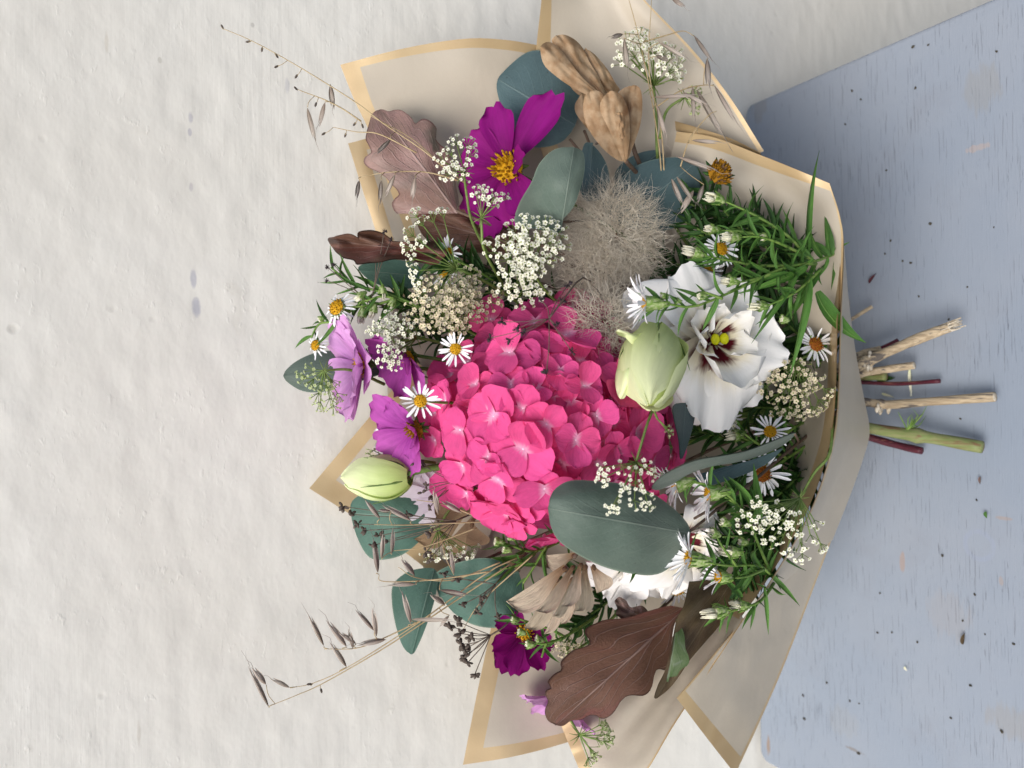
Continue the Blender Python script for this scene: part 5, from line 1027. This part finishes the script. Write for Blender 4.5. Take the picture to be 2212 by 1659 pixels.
# ------------------------------------------------------------------ oats and other dry grasses
def spikelet_mesh(i):
    r = random.Random(i); mb = MB()
    for k, (op, w) in enumerate(((.07, .12), (-.07, .11), (.0, .08))):
        def fn(u, v, op=op, w=w, k=k):
            t = 2*v - 1; hw = math.sin(math.pi * (0.02 + .98*u) ** .72) ** .85 * w * .5
            return (u * (1 - .12*k), t*hw + op*math.sin(math.pi*u*.7)*.6, (1 - t*t)*hw*.9*(1 if k != 1 else -1))
        mb.grid(fn, lin(0, 1, 9), lin(0, 1, 6))
    mb.tube([Vector((.3, 0, 0)), Vector((.8, .02, .02)), Vector((1.1, jit(r, .08), .04)), Vector((1.36, jit(r, .16), .05))], [.012, .01, .007, .003], 3, cap=False)
    return mb.mesh('spikelet', MAT['oat'])
def grass(label, stems, spik=(), beads=(), rpx=1.5, seed=0, name='oat_stem'):
    r = random.Random(seed); root = thing(name, label, 'dry grass', P(*stems[0][0]), 'dried oat grass stems'); sv = variants('spik', 4, spikelet_mesh)
    allp = []
    for px in stems:
        pts = path(px, 22); m = mpp(pts[0]); MB().tube(pts, [rpx*m*(1.2 - .75*i/21) for i in range(22)], 5).obj('stem', MAT['oatstem'], root); allp += pts
    for X0, Y0, X1, Y1, h in spik:
        a, b = P(X0, Y0, h), P(X1, Y1, h + .003); x = b - a; L = x.length; z = BZ + V(jit(r, .7), jit(r, .7), 0)
        wsc = r.uniform(.7, .98) * max(.7, min(1.4, 75 * m / L))
        link('spikelet', r.choice(sv), root, sm(frame(a, z, x), L * .92, L * wsc, L * wsc))
        j = min(allp, key=lambda q: (q - a).length + (0 if (q - a).length > 8*m else 1))
        if 3*m < (j - a).length < 110*m: MB().tube(cr([j, j.lerp(a, .5) + V(-4, 0, 3)*m, a + (a - b)*.03], 6), .9*m, 4).obj('pedicel', MAT['oatstem'], root)
    for X, Y, h in beads:
        a = P(X, Y, h); j = min(allp, key=lambda q: (q - a).length); d = (a - j).normalized() if (a - j).length > 1e-6 else V(-1, 0, 0)
        mb = MB(); mb.ball(a, 3.6*m, 5, 6, sq=(1.7, .7, .7), ax=frame(a, BZ, d).to_3x3()); mb.obj('seed', MAT['dark'], root)
        if 2*m < (j - a).length < 90*m: MB().tube(cr([j, j.lerp(a, .5) + V(0, 3, 2)*m, a], 5), .8*m, 4).obj('pedicel', MAT['oatstem'], root)
grass('long dry oat stem reaching far up across the wall at top left', [[(1010, 400, .040), (960, 362, .046), (905, 318, .046), (830, 268, .044), (770, 222, .042), (680, 165, .040), (600, 118, .038), (535, 84, .036), (482, 62, .034)], [(780, 262, .042), (740, 235, .040), (700, 215, .038), (660, 200, .036), (640, 192, .036)], [(900, 330, .044), (820, 290, .040), (770, 285, .038), (720, 275, .036)], [(990, 390, .044), (920, 372, .042), (840, 372, .040), (780, 382, .038)], [(960, 362, .046), (890, 300, .044), (800, 250, .042)]],
  [(664, 234, 654, 304, .038), (702, 222, 668, 262, .038), (843, 302, 804, 350, .050), (853, 378, 830, 424, .050), (897, 384, 880, 428, .050), (776, 390, 758, 450, .040), (824, 390, 820, 446, .046), (714, 184, 724, 232, .038)],
  [(480, 58, .034), (536, 90, .036), (566, 107, .037), (598, 121, .038), (597, 144, .038), (640, 165, .039), (639, 191, .036), (682, 226, .038), (766, 268, .040), (699, 289, .036), (746, 292, .036), (783, 272, .040)], seed=1)
grass('cluster of dry oat stems with large husks at the top right', [[(1430, 400, .040), (1424, 320, .044), (1405, 200, .050), (1380, 80, .052), (1356, -10, .052)], [(1436, 400, .040), (1428, 280, .046), (1402, 150, .052), (1408, -10, .052)], [(1384, 92, .052), (1440, 76, .052), (1476, 67, .052), (1500, 78, .052)], [(1420, 230, .048), (1470, 196, .050), (1520, 184, .050), (1545, 186, .050)], [(1470, 360, .046), (1490, 300, .048), (1530, 250, .050), (1548, 240, .050)]],
  [(1500, 78, 1588, 132, .054), (1528, 128, 1526, 214, .056), (1413, 210, 1514, 220, .054), (1496, 188, 1536, 256, .054), (1544, 186, 1604, 276, .050), (1506, 196, 1604, 298, .048), (1419, 226, 1449, 304, .054), (1496, 303, 1562, 323, .056), (1462, 338, 1562, 367, .066), (1462, 382, 1540, 418, .068), (1451, 387, 1487, 444, .064), (1498, 412, 1472, 454, .062), (1520, 400, 1500, 446, .060), (1348, 84, 1368, 148, .058), (1345, 74, 1312, 84, .056), (1427, 93, 1492, 134, .058), (1418, 122, 1470, 120, .056), (1451, -4, 1480, 17, .052), (1476, 200, 1530, 240, .052)], [(1290, 310, .05)], seed=2)
grass('long dry oat stem arching down left across the wall at bottom', [[(1130, 1200, .040), (1060, 1232, .046), (958, 1306, .046), (914, 1338, .046), (860, 1374, .046), (794, 1416, .046), (750, 1442, .044), (709, 1463, .042), (663, 1480, .040), (626, 1485, .040)], [(1100, 1220, .044), (960, 1314, .044), (830, 1400, .044), (700, 1475, .040), (640, 1502, .040), (580, 1526, .038)], [(930, 1330, .046), (830, 1378, .046), (770, 1400, .046), (700, 1402, .044)], [(1060, 1234, .046), (940, 1252, .046), (830, 1256, .044), (818, 1240, .044)], [(1080, 1215, .046), (980, 1252, .044), (900, 1248, .044), (860, 1225, .042)], [(1150, 1200, .046), (1040, 1300, .044), (1000, 1360, .042)]],
  [(625, 1485, 572, 1480, .040), (580, 1526, 540, 1432, .038), (574, 1478, 532, 1448, .038), (748, 1440, 710, 1384, .044), (748, 1396, 690, 1341, .046), (699, 1394, 660, 1310, .044), (832, 1382, 764, 1383, .048), (768, 1390, 728, 1352, .046), (813, 1374, 808, 1296, .048), (808, 1362, 780, 1308, .048), (887, 1346, 868, 1270, .050), (890, 1338, 982, 1348, .050), (898, 1262, 832, 1266, .050), (960, 1306, 918, 1262, .050), (952, 1275, 1024, 1288, .050), (816, 1236, 820, 1158, .046), (895, 1242, 866, 1205, .046), (762, 1400, 755, 1352, .046), (970, 1330, 940, 1352, .05)], [(668, 1478, .041), (694, 1492, .041)], seed=3)
grass('short dry oat tufts over the left eucalyptus leaf', [[(1060, 1126, .044), (980, 1130, .048), (880, 1134, .048), (808, 1133, .046)], [(1040, 1120, .046), (960, 1090, .048), (900, 1080, .048)], [(1030, 1140, .044), (920, 1180, .046), (850, 1190, .044)]],
  [(887, 1124, 818, 1077, .050), (996, 1107, 947, 1069, .052), (824, 1206, 828, 1144, .048), (846, 1196, 838, 1140, .048), (820, 1120, 808, 1070, .048), (844, 1104, 816, 1098, .048), (946, 1110, 930, 1058, .050), (980, 1240, 966, 1190, .048)], seed=4)
def dry_umbel(label, hub, ends, stem, r1=7, mat='dark', seed=0, cluster=5):
    r = random.Random(seed); H = P(*hub); m = mpp(H); root = thing('dried_umbel', label, 'dried umbel', P(*stem[-1]), 'dark dried umbels')
    pts = path([hub] + stem, 10); MB().tube(pts, 2*m, 5).obj('stem', MAT['darkstem'], root)
    for X, Y, h in ends:
        q = P(X, Y, h); MB().tube(cr([H, H.lerp(q, .5) + V(jit(r, 5), jit(r, 5), 4)*m, q], 7), 1.05*m, 4).obj('ray', MAT['darkstem'], root)
        mb = MB()
        for k in range(cluster):
            d = aim(r.uniform(0, 360), r.uniform(-20, 70)); c = q + d*r1*.8*m
            mb.tube([q, c], .6*m, 3, cap=False); mb.ball(c, r1*.48*m*r.uniform(.7, 1.3), 4, 6, sq=(1.4, .75, .7), ax=frame(c, BZ, d).to_3x3())
        if mat == 'black':
            for k in range(10): d = aim(k*36 + jit(r, 12), r.uniform(-10, 50)); mb.tube([q, q + d*r1*1.5*m], [.8*m, .25*m], 3, cap=False)
        mb.obj('seed_cluster', MAT[mat], root)
dry_umbel('spidery dried umbel spread over the top of the hydrangea', (1186, 688, .102), [(1084, 695, .100), (1116, 711, .104), (1132, 718, .104), (1202, 703, .106), (1236, 760, .108), (1180, 806, .108), (1060, 730, .098), (1168, 648, .098), (1228, 616, .090), (1215, 650, .094), (1100, 735, .102)], [(1215, 650, .096), (1260, 600, .080), (1300, 640, .050)], 8, 'black', 1, 3)
dry_umbel('dark seeded dried umbel hanging at the lower left paper edge', (1060, 1372, .044), [(970, 1352, .044), (988, 1342, .044), (993, 1368, .046), (996, 1392, .046), (1004, 1402, .046), (1018, 1376, .048), (1010, 1432, .046), (1006, 1420, .044), (1026, 1456, .046), (1014, 1410, .046)], [(1090, 1352, .042), (1140, 1300, .030), (1200, 1240, .020)], 10, 'dark', 2, 7)
dry_umbel('dark dried seeds scattered over the left eucalyptus leaf', (985, 1125, .042), [(741, 1094, .036), (757, 1111, .038), (773, 1132, .040), (805, 1178, .042), (789, 1146, .040), (819, 1157, .042), (826, 1170, .042), (880, 1110, .044), (920, 1192, .046), (930, 1152, .046), (928, 1208, .046)], [(1020, 1110, .036), (1100, 1080, .02)], 9, 'dark', 3, 5)
dry_umbel('dark dried seeds over the pale petals near the slim bud', (985, 1040, .044), [(893, 1001, .042), (912, 1000, .042), (912, 1064, .044), (928, 1072, .044), (920, 1050, .044), (928, 1096, .044), (938, 1080, .046)], [(1020, 1060, .036), (1100, 1060, .02)], 7, 'dark', 4, 4)
dry_umbel('dried seed heads hanging over the round eucalyptus leaf below the oats', (1070, 1262, .044), [(998, 1306, .044), (1036, 1298, .046), (1042, 1288, .046), (1032, 1324, .046), (1074, 1331, .048), (958, 1240, .044), (985, 1250, .044)], [(1100, 1230, .036), (1180, 1160, .02)], 8, 'dark', 5, 5)
dry_umbel('thin dark dried umbel at the top left edge near the green aster leaves', (800, 655, .036), [(708, 578, .034), (722, 572, .034), (706, 606, .034), (830, 500, .040), (845, 518, .040), (812, 560, .038)], [(850, 665, .032), (960, 700, .02)], 5, 'black', 6, 3)

# ------------------------------------------------------------------ cut stems lying towards the viewer
def cut_stem(label, pts, rpx, mat, node=None, name='cut_stem', end=None, seed=0, n=22):
    q = [PB(X, Y, z) for X, Y, z in pts]; pp = cr(q, n); m = mpp(q[0]); rr = []
    for i in range(n):
        t = i / (n-1); k = rpx * .86 * m * (1 + .05*math.sin(t*17 + seed) + .12*noise.noise(Vector((t*14, seed, 0))) * (mat == 'straw'))
        if node is not None: k *= 1 + .38*math.exp(-((t - node)/.035)**2)
        rr.append(k)
    root = tag(link(name, None, None, Matrix.Translation(q[-1])), label, 'stem', 'cut stem ends')
    MB().tube(pp, rr, 12).obj('stalk', MAT[mat], root)
    d = (pp[-1] - pp[-2]).normalized(); MB().ball(pp[-1], rr[-1]*.93, 4, 12, sq=(1, 1, .16), ax=frame(pp[-1], d).to_3x3()).obj('cut_end', MAT[end or 'pith'], root)
    return root, pp, rr
root, pp, rr = cut_stem('thick split straw stem pointing up right over the blue board', [(1800, 830, .040), (1850, 795, .026), (1900, 768, .020), (1980, 733, .016), (2052, 706, .013)], 13, 'straw', .36, seed=1)
r = random.Random(5)
for k in range(9):                                        # splintered fibres at the torn end
    d = (pp[-1] - pp[-3]).normalized(); o = frame(pp[-1], d).to_3x3() @ Vector((math.cos(k*.7), math.sin(k*.7), 0)); b = pp[-1] + o*rr[-1]*.7 - d*.004
    MB().tube([b, b + d*r.uniform(.006, .011) + o*.0006], [.0009, .0003], 4).obj('splinter', MAT['pith'], root)
for k in range(7):
    o = V(jit(r, 14), jit(r, 16), 8 + jit(r, 4)) * mpp(pp[8]); MB().ball(pp[8] + o, .0016, 4, 6, sq=(1.4, .7, .7)).obj('husk', MAT['pith'], root)
cut_stem('short grey straw stem beside the thick split one', [(1800, 835, .034), (1858, 808, .018), (1920, 797, .011), (1975, 789, .008)], 9.5, 'straw', seed=2)
cut_stem('thin dark red stem lying straight on the blue board', [(1800, 824, .024), (1860, 826, .012), (1940, 829, .006), (2030, 823, .005)], 5, 'maroon', end='maroon', seed=3)
root, pp, rr = cut_stem('longest straw stem with a white torn node on the blue board', [(1800, 858, .030), (1866, 868, .018), (1920, 874, .012), (2000, 868, .010), (2149, 857, .007)], 10.5, 'straw', .42, seed=4)
for k in range(8):
    o = V(jit(r, 14), 8 + jit(r, 8), 7 + jit(r, 5)) * mpp(pp[9]); MB().ball(pp[9] + o, .0015, 4, 6, sq=(1.5, .7, .7)).obj('husk', MAT['pith'], root)
root, pp, rr = cut_stem('thick green stem with a leaf node and brown cut end', [(1800, 905, .034), (1880, 925, .020), (2000, 944, .013), (2122, 966, .008)], 14, 'greencut', .62, end='greencut', seed=5)
for k in range(12):
    b = pp[12] + V(-6, -8, 4) * mpp(pp[12]); d = aim(250 + r.uniform(-70, 60), r.uniform(0, 40)); m = mpp(b)
    c = b + V(jit(r, 30) + 8, -22 + jit(r, 12), 6) * m; MB().tube([b, c, c + d * r.uniform(12, 26) * m], [1.4*m, 1.1*m, .3*m], 4).obj('side_shoot', MAT['astem'], root)
cut_stem('dark brown red stem below the thick green one', [(1800, 920, .026), (1880, 945, .013), (1940, 962, .008), (1992, 974, .006)], 9, 'maroon', end='maroon', seed=6)
cut_stem('short dry stalk nearest the curved paper rim', [(1800, 712, .020), (1842, 688, .010), (1884, 662, .006)], 4.5, 'straw', seed=7)
cut_stem('brown stub between the short stalk and the thick split straw', [(1800, 800, .030), (1855, 768, .018), (1902, 755, .014)], 10, 'straw', end='straw', seed=8)
cut_stem('thin dark red stem behind the thick split straw', [(1800, 812, .030), (1870, 770, .012), (1940, 736, .007)], 6, 'maroon', end='maroon', seed=9)
cut_stem('green stub with a leaf scrap under the straw stems', [(1800, 815, .022), (1860, 814, .010), (1914, 813, .007)], 10, 'greencut', end='greencut', seed=10)

# ------------------------------------------------------------------ crumbs and scraps on the board
r = random.Random(77)
cm = []
for i in range(4):
    mb = MB(); mb.ball(Vector((0, 0, .3)), 1, 4, 6, sq=(1.2, .8, .6))
    for v in mb.v: v += Vector((jit(r, .25), jit(r, .25), jit(r, .15)))
    cm.append(mb.mesh('soil_crumb', MAT['crumb'], smooth=False))
for X, Y, s in ((1973, 101, 6), (2005, 97, 4), (2153, 111, 5), (1841, 196, 5), (1860, 215, 4), (1978, 190, 5), (1826, 268, 4), (1915, 368, 4), (2010, 483, 6), (2147, 491, 3), (1968, 568, 5), (1950, 564, 4), (1924, 520, 4), (1912, 548, 4), (2036, 1200, 5), (1901, 1281, 3.5), (2106, 1284, 4.5), (2080, 1341, 4), (1896, 1367, 4), (1927, 1366, 3.5), (1982, 1387, 4), (2128, 1370, 3), (2190, 1391, 5), (1786, 1475, 4), (1735, 1502, 4.5), (1836, 1514, 4), (1856, 1520, 3), (1738, 1553, 5), (2097, 1481, 5), (2054, 1551, 4.5), (2164, 1580, 6), (1855, 1628, 5.5), (1850, 872, 4), (1933, 750, 4), (2050, 690, 4), (1985, 640, 4), (2090, 620, 3.5), (2075, 905, 4), (2110, 1080, 4)):
    p = PB(X, Y, .0002); a = r.uniform(0, 6.28)
    o = link('soil_crumb', r.choice(cm), None, sm(frame(p, Vector((0, 0, 1)), Vector((math.cos(a), math.sin(a), 0))), s * .62 * mpp(p)))
    tag(o, 'tiny dark soil crumb lying on the blue board', 'crumb', 'soil crumbs on the board')
def scrap(name, label, X, Y, a, L, w, mat, cat='scrap'):
    p = PB(X, Y, .0012); m = mpp(p)
    o = link(name, petal_mesh(name, MAT[mat], 'lance', w / L, .6, .1, .05, 6, 3, int(X)), None, sm(frame(p, Vector((0, 0, 1)), V(math.cos(rad(a)), math.sin(rad(a)), 0)), L * m)); tag(o, label, cat, 'plant scraps on the board')
scrap('leaf_scrap', 'curled olive leaf scrap on the lower part of the blue board', 2080, 1392, -60, 26, 9, 'oako')
scrap('petal_scrap', 'dark shrivelled petal scrap on the board near the short stalk', 1878, 612, -20, 26, 8, 'maroon')
scrap('straw_scrap', 'pale straw splinter lying between the two middle stems', 1905, 850, 4, 34, 6, 'asterbud')
scrap('straw_scrap', 'bent pale straw fibre standing beside the short grey stem', 1966, 794, 82, 62, 7, 'asterbud')
scrap('leaf_scrap', 'small green leaf flake below the thick green stem', 2130, 1105, 60, 14, 8, 'agreen')
scrap('leaf_scrap', 'reddish bark flake low on the right of the board', 2118, 1030, 100, 16, 6, 'oakc')
scrap('leaf_scrap', 'green leaf tongue lying under the straw stems', 1895, 818, 0, 44, 16, 'dgreen')
scrap('seed_scrap', 'single pale seed on the lower board', 1955, 1440, 30, 9, 6, 'asterbud')
